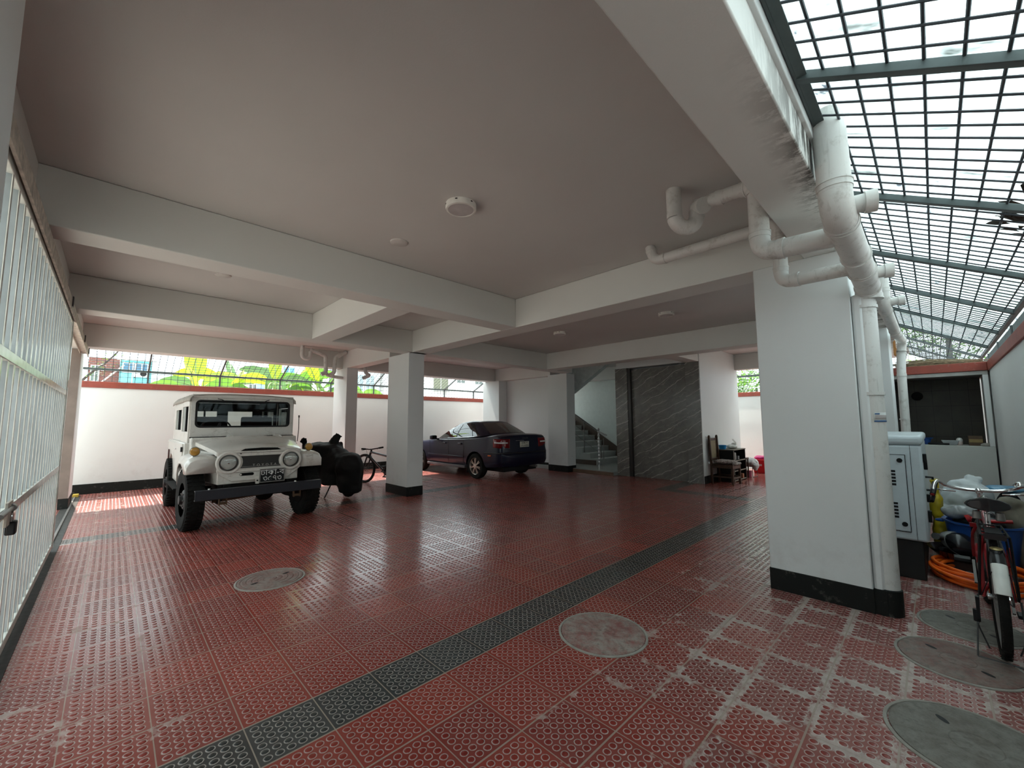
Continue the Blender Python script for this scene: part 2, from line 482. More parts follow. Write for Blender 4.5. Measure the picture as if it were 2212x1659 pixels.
# ================================================================ THE SETTING
ZB, ZC = 2.78, 3.20      # underside of beams, ceiling
def sbox(name, b, mat, bevel=0.006):
    return struct(MB().box(*b).build(name, mat, bevel=bevel, smooth=bevel > 0))
def studded_floor():
    import numpy as np
    N = 9; a = np.arange(N)*2*np.pi/N
    i0, i1, j0, j1 = math.floor((-0.95-TX0)/TS), math.floor((10.2-TX0)/TS), math.floor((-0.62-TY0)/TS), math.floor((12.0-TY0)/TS)
    cs = []
    k = (np.arange(6)+0.5)/6*0.91+0.045
    gi, gj = np.meshgrid(np.arange(i0, i1+1), np.arange(j0, j1+1), indexing='ij')
    cx = (gi.ravel()[:, None, None]+k[None, :, None]+0*k[None, None, :])*TS+TX0
    cy = (gj.ravel()[:, None, None]+0*k[None, :, None]+k[None, None, :])*TS+TY0
    cx, cy = cx.ravel(), cy.ravel()
    ok = (cx > -0.93) & (cx < 10.2) & (cy > -0.60) & (cy < 11.97)
    for mx, my, mr in ((2.45, 1.655, .30), (1.12, 4.31, .285), (4.30, -.08, .275), (3.66, 0, .285), (2.78, -.03, .31), (5.55, 8.95, .285)):
        ok &= (cx-mx)**2+(cy-my)**2 > mr*mr
    ok &= ~((cx < -0.33) & (cx > -0.56))
    cx, cy = cx[ok], cy[ok]; m = len(cx)
    R3 = ((0.0163, 0.0), (0.0135, 0.0019), (0.0075, 0.0028))
    V = np.zeros((m, 3*N, 3))
    for q_, (rr, hh) in enumerate(R3):
        V[:, q_*N:(q_+1)*N, 0] = cx[:, None]+rr*np.cos(a); V[:, q_*N:(q_+1)*N, 1] = cy[:, None]+rr*np.sin(a); V[:, q_*N:(q_+1)*N, 2] = hh
    b = 4+np.arange(m)[:, None]*3*N
    q = np.stack([np.arange(N), (np.arange(N)+1) % N, N+(np.arange(N)+1) % N, N+np.arange(N)], 1).ravel()
    per = np.concatenate([q, q+N, 2*N+np.arange(N)])
    loops = (b+per[None, :]).ravel()
    tot = np.tile(np.array([4]*(2*N)+[N]), m)
    base = np.array([(-0.95, -0.62, 0), (14.0, -0.62, 0), (14.0, 12.05, 0), (-0.95, 12.05, 0)], float)
    co = np.concatenate([base, V.reshape(-1, 3)]); loops = np.concatenate([np.arange(4), loops]); tot = np.concatenate([[4], tot])
    me = bpy.data.meshes.new('floor')
    me.vertices.add(len(co)); me.vertices.foreach_set('co', co.ravel())
    me.loops.add(len(loops)); me.loops.foreach_set('vertex_index', loops.astype(np.int32))
    me.polygons.add(len(tot)); st = np.concatenate([[0], np.cumsum(tot)[:-1]])
    me.polygons.foreach_set('loop_start', st.astype(np.int32)); me.polygons.foreach_set('loop_total', tot.astype(np.int32))
    sm = np.ones(len(tot), dtype=bool); sm[0] = False
    me.polygons.foreach_set('use_smooth', sm)
    me.update(calc_edges=True); me.validate()
    me.materials.append(M_FLOOR)
    o = bpy.data.objects.new('floor', me); COL.objects.link(o)
    return struct(o)
studded_floor()
g = MB(); g.add([(-60, -60, -0.04), (90, -60, -0.04), (90, 90, -0.04), (-60, 90, -0.04)], [(0, 1, 2, 3)])
struct(g.build('ground', plain('street_ground', (0.30, 0.28, 0.26), 0.9, 0, 0.1, 0.8), smooth=False))
sbox('ceiling', (-0.75, 12.3, 0.38, 10.8, ZC, ZC+0.16), M_CEIL, 0)
sbox('wall_upper', (-0.75, 12.3, 0.40, 10.8, ZC+0.162, 13.0), M_WALL, 0)
# beams
def beam(b, mat=None): return sbox('ceiling_beam', b, mat or M_BEAM, 0.008)
beam((-0.75, 4.12, 4.15, 4.46, ZB, ZC-.001))
beam((4.12, 4.48, 0.68, 7.12, ZB, ZC-.001))
beam((2.26, 2.58, 4.46, 7.02, ZB, ZC-.001))
beam((-0.75, 8.12, 7.02, 7.36, ZB, ZC-.002))
beam((8.12, 8.50, 0.68, 7.36, ZB, ZC-.001))
beam((8.50, 9.20, 7.02, 7.36, ZB, ZC-.001))
beam((-0.75, 9.60, 10.40, 10.79, ZB, ZC-.001))
beam((4.12, 4.40, 7.94, 10.40, 2.77, ZC-.001))
beam((9.32, 9.60, 7.94, 10.40, ZB, ZC-.001))
beam((12.0, 12.29, 0.68, 3.70, ZB, ZC-.001))
beam((8.50, 9.59, 3.70, 4.02, ZB, ZC-.001))
beam((11.70, 11.98, 5.9, 9.7, 2.79, ZC-.001))
# beam along the open side lane, mould-stained along its outer edge
beam((-0.75, 12.29, 0.38, 0.68, ZB, ZC-.001), M_BEAM_OUT)
# down-stand over the gate
sbox('trim_1', (-0.75, -0.47, 0.68, 10.40, 2.70, ZC-.001), M_BEAM)
sbox('trim_2', (-0.75, 12.29, 0.36, 0.398, 2.97, 3.16), M_WALL, 0.004)
# columns with black painted bases
def column(x0, x1, y0, y1, top=ZB, base=0.175, mat=None):
    c = sbox('column', (x0, x1, y0, y1, 0.0, top), mat or M_WALL, 0.008)
    b = MB().box(x0-.004, x1+.004, y0-.004, y1+.004, 0.0, base).build('baseboard', M_BLACK, c, bevel=0.004)
    return c
column(4.10, 4.45, 7.11, 7.94)
column(4.10, 4.46, 0.40, 1.064)
column(8.10, 8.66, 0.395, 1.06, base=0.17)
column(9.19, 9.56, 7.22, 7.93)
column(4.10, 4.38, 10.08, 10.90, top=2.77)
column(9.20, 9.56, 10.08, 10.90)
gc = column(-1.05, -0.45, 10.15, 11.0, top=2.70)
MB().box(-1.05, -0.455, 10.144, 10.149, 0.176, 2.69).build('brown_face_sheet', plain('brown_face_tone', (0.20, 0.155, 0.13), 0.7, 0, 0.1, 3), gc)  # thin sheet makes this one column face darker and brown
column(-0.85, -0.30, 1.35, 2.08, top=3.19)
# walls
def coped(name, b, axis):
    x0, x1, y0, y1, z0, z1 = b
    w = struct(MB().box(x0, x1, y0, y1, 0, 2.15).build(name, M_WALL, smooth=False))
    MB().box(x0-.02, x1+.02, y0-.02, y1+.02, 2.15, 2.28).build('coping', M_COPING, w, bevel=0.006)
    return w
wb_ = coped('wall_back', (-0.95, 14.1, 12.0, 12.2, 0, 0), 'x')
MB().box(-0.95, 14.1, 11.985, 11.999, 0, 0.20).build('baseboard', M_BLACK, wb_, bevel=0.003)
wr_ = coped('wall_right', (-1.2, 14.1, -0.80, -0.62, 0, 0), 'x')
MB().box(-1.2, 9.28, -0.619, -0.608, 0, 0.17).build('baseboard', M_BLACK, wr_, bevel=0.003)
wfr = coped('wall_front', (-0.98, -0.86, -0.60, 1.34, 0, 0), 'y')
wf_ = coped('wall_far', (13.9, 14.1, -0.58, 11.98, 0, 0), 'y')
# stair-side walls
w = sbox('wall_side', (9.605, 12.2, 3.692, 3.92, 0, ZC-.002), M_WALL, 0.004)
MB().box(9.606, 12.2, 3.680, 3.691, 0, 0.17).build('baseboard', M_BLACK, w, bevel=0.003)
w = sbox('wall_inner', (9.57, 9.75, 7.93, 10.79, 0, ZC-.001), M_WALL, 0)
MB().box(9.555, 9.569, 7.94, 10.07, 0, 0.17).build('baseboard', M_BLACK, w, bevel=0.003)
sbox('wall_stair', (11.98, 12.2, 3.93, 9.1, 0, ZC-.001), plain('pale_green_grey_paint', (0.66, 0.73, 0.69), 0.6, 0, 0.02), 0)
sbox('wall_landing', (9.76, 11.97, 9.9, 10.0, 0, 1.0), M_WALL, 0)
# lift shaft faced with marble: two piers, recessed panel and head
w = struct(MB().box(9.60, 9.95, 5.55, 5.90, 0, 2.80).build('trim_3', M_MARBLE, bevel=0.003))
w = struct(MB().box(9.71, 9.95, 4.02, 5.549, 0, 2.76).build('trim_4', M_MARBLE, bevel=0.003))
w = struct(MB().box(9.58, 9.95, 3.70, 4.019, 0, 2.795).build('trim_5', M_MARBLE, bevel=0.003))
w = struct(MB().box(9.62, 9.95, 5.47, 5.549, 0, 2.78).build('trim_6', plain('painted_shadow_gap', (0.03, 0.028, 0.026), 0.3)))  # near-black block stands in for the shade beside the recessed panel
sbox('wall_shaft', (9.96, 11.5, 3.93, 5.88, 0, ZC-.001), M_WALL, 0)
sbox('wall_shaft_head', (9.64, 9.955, 3.73, 5.88, 2.805, ZC-.001), M_WALL, 0)
# lobby step
M_LOBBY = plain('pale_lobby_tiles', (0.34, 0.35, 0.33), 0.25, 0, 0.05, 3)
sbox('floor_lobby', (9.42, 11.98, 5.91, 9.89, 0.0, 0.10), M_LOBBY, 0.004)
MB_ = MB().box(9.40, 9.419, 5.91, 7.21, 0, 0.085).build('trim_7', plain('brown_step_edge', (0.20, 0.13, 0.09), 0.4)); struct(MB_)

# stairs ---------------------------------------------------------------------------------
M_STEP = plain('grey_stair_tiles', (0.42, 0.44, 0.42), 0.35, 0, 0.05, 3)
M_SKIRT = plain('brown_stair_skirting', (0.10, 0.075, 0.06), 0.3)
st = thing('staircase', 'grey tiled staircase with a steel handrail climbing behind the marble wall', 'staircase', (10.5, 7.12, 0.10))
pr_ = [(0, 0)]
N_ST = 9
for i in range(N_ST):
    pr_ += [(0.27*i, 0.165*(i+1)), (0.27*(i+1), 0.165*(i+1))]
pr_ += [(0.27*N_ST, 0)]
fl = MB().prism([(a, b) for a, b in pr_], 0.0, 1.46, 'x').build('flight', M_STEP, st, smooth=False)
for i in range(N_ST):
    MB().box(-0.012, 1.44, 0.27*i-0.018, 0.27*i+0.255, 0.165*(i+1)+.0005, 0.165*(i+1)+0.018).build('tread', plain('stair_tread', (0.56, 0.60, 0.57), 0.3), st, bevel=0.004)
sk = MB(); sk.prism([(-0.05, 0.0), (-0.05, 0.33), (0.27*N_ST, 0.165*N_ST+0.36), (0.27*N_ST, 0.165*N_ST)], 1.441, 1.459, 'x'); sk.build('skirting', M_SKIRT, st)
MB().box(-0.012, -0.002, 0.05, 2.40, 0.0, 0.14).build('side_skirting', M_SKIRT, st)
hr = MB().cyl((0.03, 0.0, 1.02), (0.03, 2.3, 2.42), 0.025, 12).build('handrail', M_STEEL, st)
for dz in (-0.34, -0.62):
    MB().cyl((0.03, 0.0, 1.02+dz), (0.03, 2.3, 2.42+dz), 0.009, 8).build('rail', M_STEEL, st)
for i in range(1, 5):
    y = 0.5*i
    MB().cyl((0.03, y, 0.165*(int(y/0.27)+1)+0.018), (0.03, y, 1.02+y*0.609), 0.014, 8).build('post', M_STEEL, st)
nw = MB(); z = 0; prof = [(0.045, 0), (0.045, 0.02), (0.024, 0.03)]
for k in range(9):
    z0 = 0.05+k*0.1; prof += [(0.022, z0), (0.034, z0+0.03), (0.034, z0+0.05), (0.022, z0+0.08)]
prof += [(0.024, 0.98), (0.034, 1.0), (0.02, 1.03)]
nw.lathe(prof, (0.03, -0.03, 0.0), 'z', 16)
nw.lathe([(0.001, -0.045), (0.03, -0.035), (0.045, 0.0), (0.03, 0.035), (0.001, 0.045)], (0.03, -0.03, 1.07), 'z', 16)
nwo = nw.build('newel_post', M_CHROME, st)
MB().tube(smooth_path([(0.03, -0.05, 1.0), (0.06, -0.2, 0.93), (0.18, -0.22, 0.90), (0.25, -0.12, 0.92)], 5), 0.018, 10).build('rail_return', M_CHROME, nwo)
for k in range(2):
    MB().cyl((0.30+0.05*k, -0.02+0.12*k, 0.17), (0.30+0.05*k, -0.02+0.12*k, 0.80-0.2*k), 0.011, 8).build('short_post', M_STEEL, st)
# flight above, climbing back over the lobby
uf = MB().prism([(9.5, 1.30), (9.5, 3.19), (6.38, 3.19), (6.62, 3.03), (7.73, 2.345)], 10.20, 10.40, 'x')
struct(uf.build('stair_slab', plain('stair_soffit_paint', (0.55, 0.59, 0.58), 0.6), smooth=False))

# ---------------------------------------------------------------- ceiling fittings
def ceiling_light(x, y, label, r=0.125):
    t = thing('ceiling_light', label, 'light', (x, y, ZC), 0, 'round ceiling lights')
    b = MB().lathe([(r, 0), (r, -0.036), (r*0.97, -0.046), (r*0.84, -0.048), (r*0.83, -0.044)], (0, 0, 0), 'z', 40, cap=False)
    bo = b.build('light_body', plain('off_white_lamp_body', (0.80, 0.79, 0.74), 0.4), t)
    MB().lathe([(0.0001, -0.045), (r*0.83, -0.045)], (0, 0, 0), 'z', 40, cap=False).build('diffuser', plain('unlit_diffuser', (0.52, 0.49, 0.48), 0.35), t)
    rr = random.Random(int(x*10+y))
    for k in range(12):
        a = k*PI/6+0.1
        if rr.random() < 0.6:
            MB().obox((math.cos(a)*r, math.sin(a)*r, -0.014), (math.cos(a)*.002, math.sin(a)*.002, 0), (-math.sin(a)*.009, math.cos(a)*.009, 0), (0, 0, .004)).build('vent_slot', M_BLACKPL, bo, smooth=False)
ceiling_light(1.952, 2.60, 'round off-white ceiling light in the large empty bay above the garage floor')
ceiling_light(6.345, 5.138, 'round ceiling light in the dim bay above the dark car, nearer the centre column')
ceiling_light(6.473, 2.981, 'round ceiling light in the dim bay, nearer the big white pillar')
def cover(x, y, label):
    tag(MB().lathe([(0.085, 0), (0.085, -0.008), (0.078, -0.012), (0.0001, -0.012)], (0, 0, 0), 'z', 40, cap=False).build('cover_plate', plain('ceiling_cover_plate', (0.62, 0.60, 0.57), 0.5), loc=(x, y, ZC)), label, 'cover plate', 'blank round ceiling covers')
cover(1.936, 3.591, 'flat round cover plate on the ceiling of the empty bay')
cover(0.854, 5.884, 'flat round cover plate on the ceiling of the bay above the white jeep')

# ---------------------------------------------------------------- manhole covers
def mat_manhole(name, red, pale):
    t = NT(name); o = t.obj()
    n = t.noise(o, 9, 6, 0.75); n2 = t.noise(o, 40, 4, 0.7)
    c = t.mix(t.step(n, 0.40, 0.62), pale, red)
    c = t.mix(t.math('MULTIPLY', t.step(n2, 0.50, 0.66), 0.6), c, (0.10, 0.088, 0.078))
    return t.pbr(c, 0.75, 0, t.bump(t.noise(o, 40, 6, 0.75), 0.006, 0.9))
M_MH1 = mat_manhole('red_smeared_concrete', (0.23, 0.085, 0.075), (0.30, 0.26, 0.225))
M_MH2 = mat_manhole('dusty_concrete', (0.19, 0.095, 0.08), (0.22, 0.185, 0.16))
M_MH3 = mat_manhole('bare_grey_concrete', (0.14, 0.125, 0.105), (0.205, 0.20, 0.175))
def manhole(x, y, r, label, mat, rings=False, slots=2, rot=0.0):
    t = thing('manhole_cover', label, 'manhole cover', (x, y, 0.0), rot, 'round manhole covers in the floor')
    MB().lathe([(r+0.018, 0.0), (r+0.018, 0.005), (r+0.004, 0.007), (r+0.002, 0.001)], n=56, cap=False).build('rim', plain('cement_rim', (0.27, 0.255, 0.225), 0.85, 0, 0.12, 12, 0.5), t)
    p = [(r-0.002, 0.0005), (r-0.002, 0.006), (r-0.012, 0.009)]
    if rings:
        k = r-0.03
        while k > 0.05:
            p += [(k+0.008, 0.009), (k+0.004, 0.006), (k-0.004, 0.006), (k-0.008, 0.009)]; k -= 0.045
    else: p += [(r*0.30, 0.009), (r*0.29, 0.0065), (r*0.28, 0.009)]
    p += [(0.0001, 0.009)]
    MB().lathe(p, n=56, cap=False).build('lid', mat, t)
    for k in range(slots):
        sx = (-1 if k else 1)*r*0.55
        s_ = MB().lathe([(0.0001, 0.0102), (0.022, 0.0102)], n=14, cap=False)
        o = s_.build('lift_slot', M_BLACKPL, t, loc=(sx, 0, 0)); o.scale = (1.5, 0.6, 1)
manhole(2.45, 1.655, 0.275, 'round manhole cover smeared with red, beside the black tile strip', M_MH1, slots=0)
manhole(1.12, 4.31, 0.262, 'round manhole cover with concentric grooves in the floor before the white jeep', M_MH2, True, rot=0.3)
manhole(4.30, -0.08, 0.25, 'worn grey manhole cover beneath the red bicycle pedals', M_MH3, rot=0.8)
manhole(3.66, 0.0, 0.26, 'reddish worn manhole cover behind the bicycle rear tyre', M_MH2, rot=0.9)
manhole(2.78, -0.03, 0.285, 'bare grey concrete manhole cover, the closest one in the side lane', M_MH3, slots=1, rot=0.7)
manhole(5.55, 8.95, 0.26, 'manhole cover in the floor between the centre column and the dark car', M_MH2, True)

# ---------------------------------------------------------------- sliding gate
gt = thing('sliding_gate', 'off-white sliding steel bar gate along the open street side', 'gate', (-0.40, 2.1, 0.0))
GL = 4.78
M_BAR = plain('grey_blue_bar_sides', (0.30, 0.335, 0.345), 0.25, 0, 0.10, 3)  # bar body darker and greyer than the pale strip on its front
def gbar(y, w=0.032): return MB().box(-0.055, 0.0, y-w/2, y+w/2, 0.10, 2.58).mat(1).box(0.0005, 0.004, y-w/2, y+w/2, 0.11, 2.57)
n_b = 26
for i in range(n_b):
    y = 0.06+i*(GL-0.16)/(n_b-1)
    gbar(y).build('bar', [M_BAR, M_GATE], gt)
for z0, z1, nm in ((0.05, 0.11, 'bottom_rail'), (0.90, 0.955, 'lower_rail'), (1.735, 1.79, 'middle_rail'), (2.565, 2.625, 'top_rail')):
    MB().box(-0.04, 0.008, 0.0, GL, z0, z1).build(nm, M_GATE, gt, bevel=0.003)
MB().box(-0.05, 0.012, GL-0.045, GL+0.045, 0.05, 2.63).build('end_post', M_GATE, gt, bevel=0.004)
for y in (0.6, GL-0.4):
    MB().lathe([(0.028, -0.012), (0.034, -0.008), (0.034, 0.008), (0.028, 0.012)], (-0.02, y, 0.036), 'x', 16).build('wheel', M_DARKSTEEL, gt)
# dark streak of old grease on a few bars is part of the gate
lk = thing('padlock', 'black padlock with a steel shackle hanging on the gate latch', 'padlock', (-0.372, 3.66, 0.80))
MB().box(-0.02, 0.02, -0.035, 0.035, 0.0, 0.075).build('lock_body', M_BLACKPL, lk, bevel=0.008)
MB().tube(arc((0, 0, 0.10), 0.024, 0, PI, 12, (0, 1, 0), (0, 0, 1)), 0.006, 10).build('shackle', M_CHROME, lk)
MB().tube([(0, 0.024, 0.07), (0, 0.024, 0.10)], 0.006).tube([(0, -0.024, 0.07), (0, -0.024, 0.10)], 0.006).build('shackle_leg', M_CHROME, lk)
lt = thing('gate_latch', 'rusty sliding bolt latch welded to the gate above the padlock', 'latch', (-0.388, 3.55, 0.92))
MB().cyl((0.012, -0.25, 0.03), (0.012, 0.16, 0.03), 0.013, 12).build('bolt', M_STEEL, lt)
MB().lathe([(0.020, -0.022), (0.022, 0), (0.020, 0.022)], (0.012, 0.10, 0.03), 'y', 16).build('collar', M_STEEL, lt)
MB().box(0, 0.012, -0.02, 0.14, -0.06, 0.07).build('back_plate', M_RAIL, lt, bevel=0.002)
# top channel the gate hangs from
ch = thing('gate_track', 'rusty off-white steel channel above the gate running to the back wall', 'gate track', (-0.42, 2.09, 2.64))
MB().box(-0.05, 0.045, 0, 8.3, 0.0, 0.012).box(0.035, 0.05, 0, 8.3, -0.045, 0.06).box(-0.05, -0.04, 0, 8.3, -0.03, 0.06).build('channel', M_RAIL, ch, bevel=0.002)
MB().box(-0.055, 0.03, 0, 8.25, 0.062, 0.10).build('cover_strip', M_RAIL, ch, bevel=0.002)
for y in (4.0, 6.6, 8.05): MB().box(0.051, 0.062, y, y+0.07, -0.02, 0.08).build('bracket', M_DARKSTEEL, ch)
fr = thing('floor_track', 'dark steel floor rail of the gate set in a grimy gutter', 'gate rail', (-0.43, 2.1, 0.0))
MB().box(-0.012, 0.012, 0, 9.75, 0.001, 0.022).build('rail', M_STEEL, fr, bevel=0.003)
MB().box(-0.10, -0.014, 0, 9.7, 0.001, 0.006).box(0.014, 0.075, 0, 9.7, 0.001, 0.006).build('gutter', plain('grimy_gutter', (0.035, 0.032, 0.028), 0.8, 0, 0.25, 18), fr)
MB().box(-0.03, 0.05, 9.45, 9.60, 0.007, 0.06).build('end_stop', plain('yellow_stop', (0.55, 0.38, 0.05), 0.6), fr, bevel=0.006)

# ---------------------------------------------------------------- wire mesh fence over the back wall
def rods(mb, pts_list, r=0.005):
    for a, b in pts_list: mb.tube([a, b], r, 5, cap=False)
def back_fence():
    t = thing('mesh_fence', 'grey steel mesh fence above the back wall, sloping in under the ceiling beam', 'fence', (-0.9, 12.08, 2.28))
    L = 14.9
    m = MB(); n = int(L/0.12)
    for i in range(n+1):
        x = i*L/n; rods(m, [((x, 0, 0.0), (x, 0, 0.27))])
    for k in range(3): rods(m, [((0, 0, 0.02+0.1*k), (L, 0, 0.02+0.1*k))])
    m.build('upright_mesh', M_WIRE, t)
    m = MB()
    for i in range(n+1):
        x = i*L/n; rods(m, [((x, 0, 0.27), (x, -1.25, 0.86))])
    for k in range(1, 13): rods(m, [((0, -0.1*k, 0.27+0.0472*k), (L, -0.1*k, 0.27+0.0472*k))])
    m.build('sloping_mesh', M_WIRE, t)
    MB().box(0, L, -0.02, 0.02, 0.24, 0.29).build('rail', M_GRATE, t, bevel=0.003)
    MB().box(0, L, -1.29, -1.25, 0.84, 0.89).build('top_rail', M_GRATE, t, bevel=0.003)
    for x in (1.41, 2.72, 4.04, 5.36, 6.66, 8.0, 9.3, 10.62, 11.95, 13.2):
        MB().box(x-0.018, x+0.018, -0.018, 0.018, 0.0, 0.24).build('post', M_GRATE, t)
        MB().bar((x, 0, 0.265), (x, -1.25, 0.855), 0.03, 0.03).build('sloping_bar', M_GRATE, t)
back_fence()

# ---------------------------------------------------------------- security grille over the side lane
YG0, ZG0, YG1, ZG1 = 0.35, 3.06, -0.66, 2.52
def zg(y): return ZG0+(y-YG0)*(ZG1-ZG0)/(YG1-YG0)
gr = thing('canopy_grille', 'dark steel security grille sloping over the side lane', 'grille', (0, 0, 0))
XG0, XG1 = -0.66, 13.9
MB().bar((XG0, YG0, ZG0), (XG1, YG0, ZG0), 0.012, 0.07).bar((XG0, YG0-0.02, ZG0-0.03), (XG1, YG0-0.02, ZG0-0.03), 0.05, 0.008).build('wall_angle', M_GRATE, gr)
MB().bar((XG0, YG1, ZG1), (XG1, YG1, ZG1), 0.04, 0.04).build('edge_rail', M_GRATE, gr, bevel=0.002)
k = 0; x = 2.24-1.45*2
while x < XG1+0.01:
    MB().bar((x, YG0, ZG0-0.012), (x, YG1, ZG1-0.012), 0.042, 0.04).build('cross_bar', M_GRATE, gr, bevel=0.003)
    x += 1.45
for i in range(9):
    y = 0.245-i*0.1045
    MB().tube([(XG0, y, zg(y)+0.008), (XG1, y, zg(y)+0.008)], 0.0065, 6, cap=False).build('long_rod', M_WIRE, gr)
nr = int((XG1-XG0)/0.121)
m = MB()
for i in range(nr+1):
    x = XG0+i*0.121
    m.tube([(x, YG0-0.03, zg(YG0-0.03)-0.004), (x, YG1, ZG1-0.004)], 0.0055, 6, cap=False)
m.build('cross_rods', M_WIRE, gr)
# fence between lane wall and grille
sf = thing('side_fence', 'short steel bar fence between the lane wall coping and the grille', 'fence', (0, -0.70, 2.28))
m = MB()
for i in range(int(15/0.06)):
    x = -1+i*0.06
    if x > 4.0: m.box(x-0.004, x+0.004, -0.004, 0.004, 0, 0.22)
m.build('bars', M_GRATE, sf)
MB().box(4, 13.9, -0.01, 0.01, 0.10, 0.118).build('rail', M_GRATE, sf)
for k in range(7): MB().box(4.45+1.45*k, 4.50+1.45*k, -0.02, 0.02, 0, 0.22).build('post', M_GRATE, sf)

sbox('wall_light_block', (-4.5, -0.86, 1.36, 1.60, 0, 3.3), M_WALL, 0)  # unseen wall added to keep light off the gate bar sides
# translucent corrugated roof sheets over the grille
def mat_sheet():
    t = NT('weathered_translucent_sheet'); o = t.obj(); x, y, z = t.xyz(o)
    tr = t.n('ShaderNodeBsdfTransparent'); t.put(tr.inputs[0], (0.93, 0.96, 0.96))
    tl = t.n('ShaderNodeBsdfTranslucent'); df = t.n('ShaderNodeBsdfDiffuse')
    q = t.comb(t.math('MULTIPLY', x, 3.0), t.math('MULTIPLY', y, 0.8), 0.0)
    streak = t.step(t.noise(q, 3.0, 5, 0.7), 0.48, 0.74)
    wet = t.step(t.noise(t.comb(x, y, 0.0), 5, 5, 0.7), 0.62, 0.68)
    speck = t.math('MULTIPLY', t.step(t.noise(t.comb(t.math('MULTIPLY', x, 2.5), y, 0.0), 11, 5, 0.75), 0.60, 0.68), t.step(x, 4.5, 7.0))
    col = t.mix(streak, (0.90, 0.94, 0.94), (0.20, 0.215, 0.20))
    col = t.mix(t.math('MULTIPLY', wet, 0.8), col, (0.17, 0.19, 0.24))
    col = t.mix(t.math('MULTIPLY', speck, 0.8), col, (0.10, 0.11, 0.09))
    t.put(tl.inputs[0], col); t.put(df.inputs[0], col)
    m1 = t.n('ShaderNodeMixShader'); m1.inputs[0].default_value = 0.25
    t.t.links.new(tl.outputs[0], m1.inputs[1]); t.t.links.new(df.outputs[0], m1.inputs[2])
    f = t.math('ADD', 0.42, t.math('MULTIPLY', t.math('MAXIMUM', t.math('MAXIMUM', streak, wet), speck), 0.52))
    m2 = t.n('ShaderNodeMixShader'); t.put(m2.inputs[0], f)
    t.t.links.new(tr.outputs[0], m2.inputs[1]); t.t.links.new(m1.outputs[0], m2.inputs[2])
    t.t.links.new(m2.outputs[0], t.out.inputs[0]); return t.m
M_SHEET = mat_sheet()
def sheet(x0, x1, label, dz):
    def fn(u, v):
        x = x0+(x1-x0)*u; y = 0.34-v*1.12
        return (x, y, zg(y)+0.075+dz+0.012*math.sin(x*2*PI/0.15))
    o = MB().grid(fn, int((x1-x0)/0.0188), 1).build('roof_sheet', M_SHEET, angle=80, solid=0.002)
    tag(o, label, 'roof sheet', 'translucent corrugated roof sheets over the lane')
sheet(-0.66, 2.45, 'translucent corrugated sheet over the grille nearest the camera', 0.0)
sheet(2.35, 5.25, 'translucent corrugated sheet with dead leaves lying on it', 0.016)
sheet(5.15, 8.05, 'mould-speckled translucent corrugated sheet midway down the lane roof', 0.0)
sheet(7.95, 10.2, 'translucent corrugated sheet at the far end of the lane roof', 0.016)
# dead leaves caught on the grille
M_LEAFDRY = plain('dead_leaves', (0.05, 0.04, 0.03), 0.8, 0, 0.3)
def leaf_clump(x, y, n, label, sx=0.1, sy=0.05):
    m = MB(); rr = random.Random(int(x*100))
    for k in range(n):
        cx, cy = rr.gauss(0, sx), rr.gauss(0, sy); a = rr.random()*6.28; L = rr.uniform(.03, .08); W = L*0.45
        pts = []
        for (p, q, h) in ((-1, 0, 0), (-.4, .8, .012), (.3, .9, .016), (1, 0, .004), (.3, -.9, .014), (-.4, -.8, .01)):
            px, py = p*L, q*W
            pts.append((cx+px*math.cos(a)-py*math.sin(a), cy+px*math.sin(a)+py*math.cos(a), h+(cy+px*math.sin(a)+py*math.cos(a))*0.535+rr.uniform(0, .02)))
        m.add(pts, [(0, 1, 2, 3, 4, 5)])
    o = m.build('leaf_litter', M_LEAFDRY, loc=(x, y, zg(y)+0.022), solid=0.002)
    tag(o, label, 'leaves', kind='stuff')
leaf_clump(4.0, -0.47, 26, 'dark clump of dead leaves caught on the lane grille', 0.14, 0.05)
leaf_clump(4.32, -0.60, 22, 'long dark clump of dead leaves by the outer grille edge', 0.10, 0.04)
leaf_clump(3.35, -0.50, 8, 'few dead leaves on the grille above the pillar', 0.05, 0.03)

# building added across the street to hold back light behind the gate
tr = thing('added_street_building', 'grey building added across the street to hold back light behind the gate', 'building', (-11, 6, -0.04))
MB().box(-4, 0, -14, 16, 0, 7.6).build('wall', plain('grey_street_render', (0.42, 0.45, 0.47), .8, 0, .04, .4), tr)
for k in range(8):
    for z in (1.2, 4.4): MB().box(0.001, 0.05, -12+3.4*k, -10.6+3.4*k, z, z+1.4).build('window', plain('dark_grilled_window', (0.12, 0.15, 0.14), .4), tr)

# ================================================================ DRAIN PIPES
def pipe(mb, pts, r=0.055, n=20, bend=0.09):
    """pipe through corner points with rounded elbows; sockets at the bends"""
    P = [Vector(p) for p in pts]; path = [P[0]]; collars = []
    for i in range(1, len(P)-1):
        a = (P[i-1]-P[i]).normalized(); b = (P[i+1]-P[i]).normalized()
        bb = min(bend, (P[i-1]-P[i]).length*0.49, (P[i+1]-P[i]).length*0.49)
        s0, s1 = P[i]+a*bb, P[i]+b*bb
        for k in range(9):
            t = k/8; path.append(s0*(1-t)**2 + P[i]*2*t*(1-t) + s1*t*t)
        collars += [(s0, a), (s1, b)]
    path.append(P[-1])
    mb.tube(path, r, n)
    for c, d in collars:
        mb.tube([c-d*0.012, c+d*0.004, c+d*0.004, c+d*0.035, c+d*0.035, c+d*0.045], [r*1.0, r*1.02, r*1.07, r*1.07, r*1.12, r*1.12], n)
    return mb
def cleanout(mb, c, d, r=0.05):
    c, d = Vector(c), Vector(d).normalized()
    mb.tube([c, c+d*0.10], r*0.95, 20); mb.tube([c+d*0.09, c+d*0.14], r*1.18, 12)
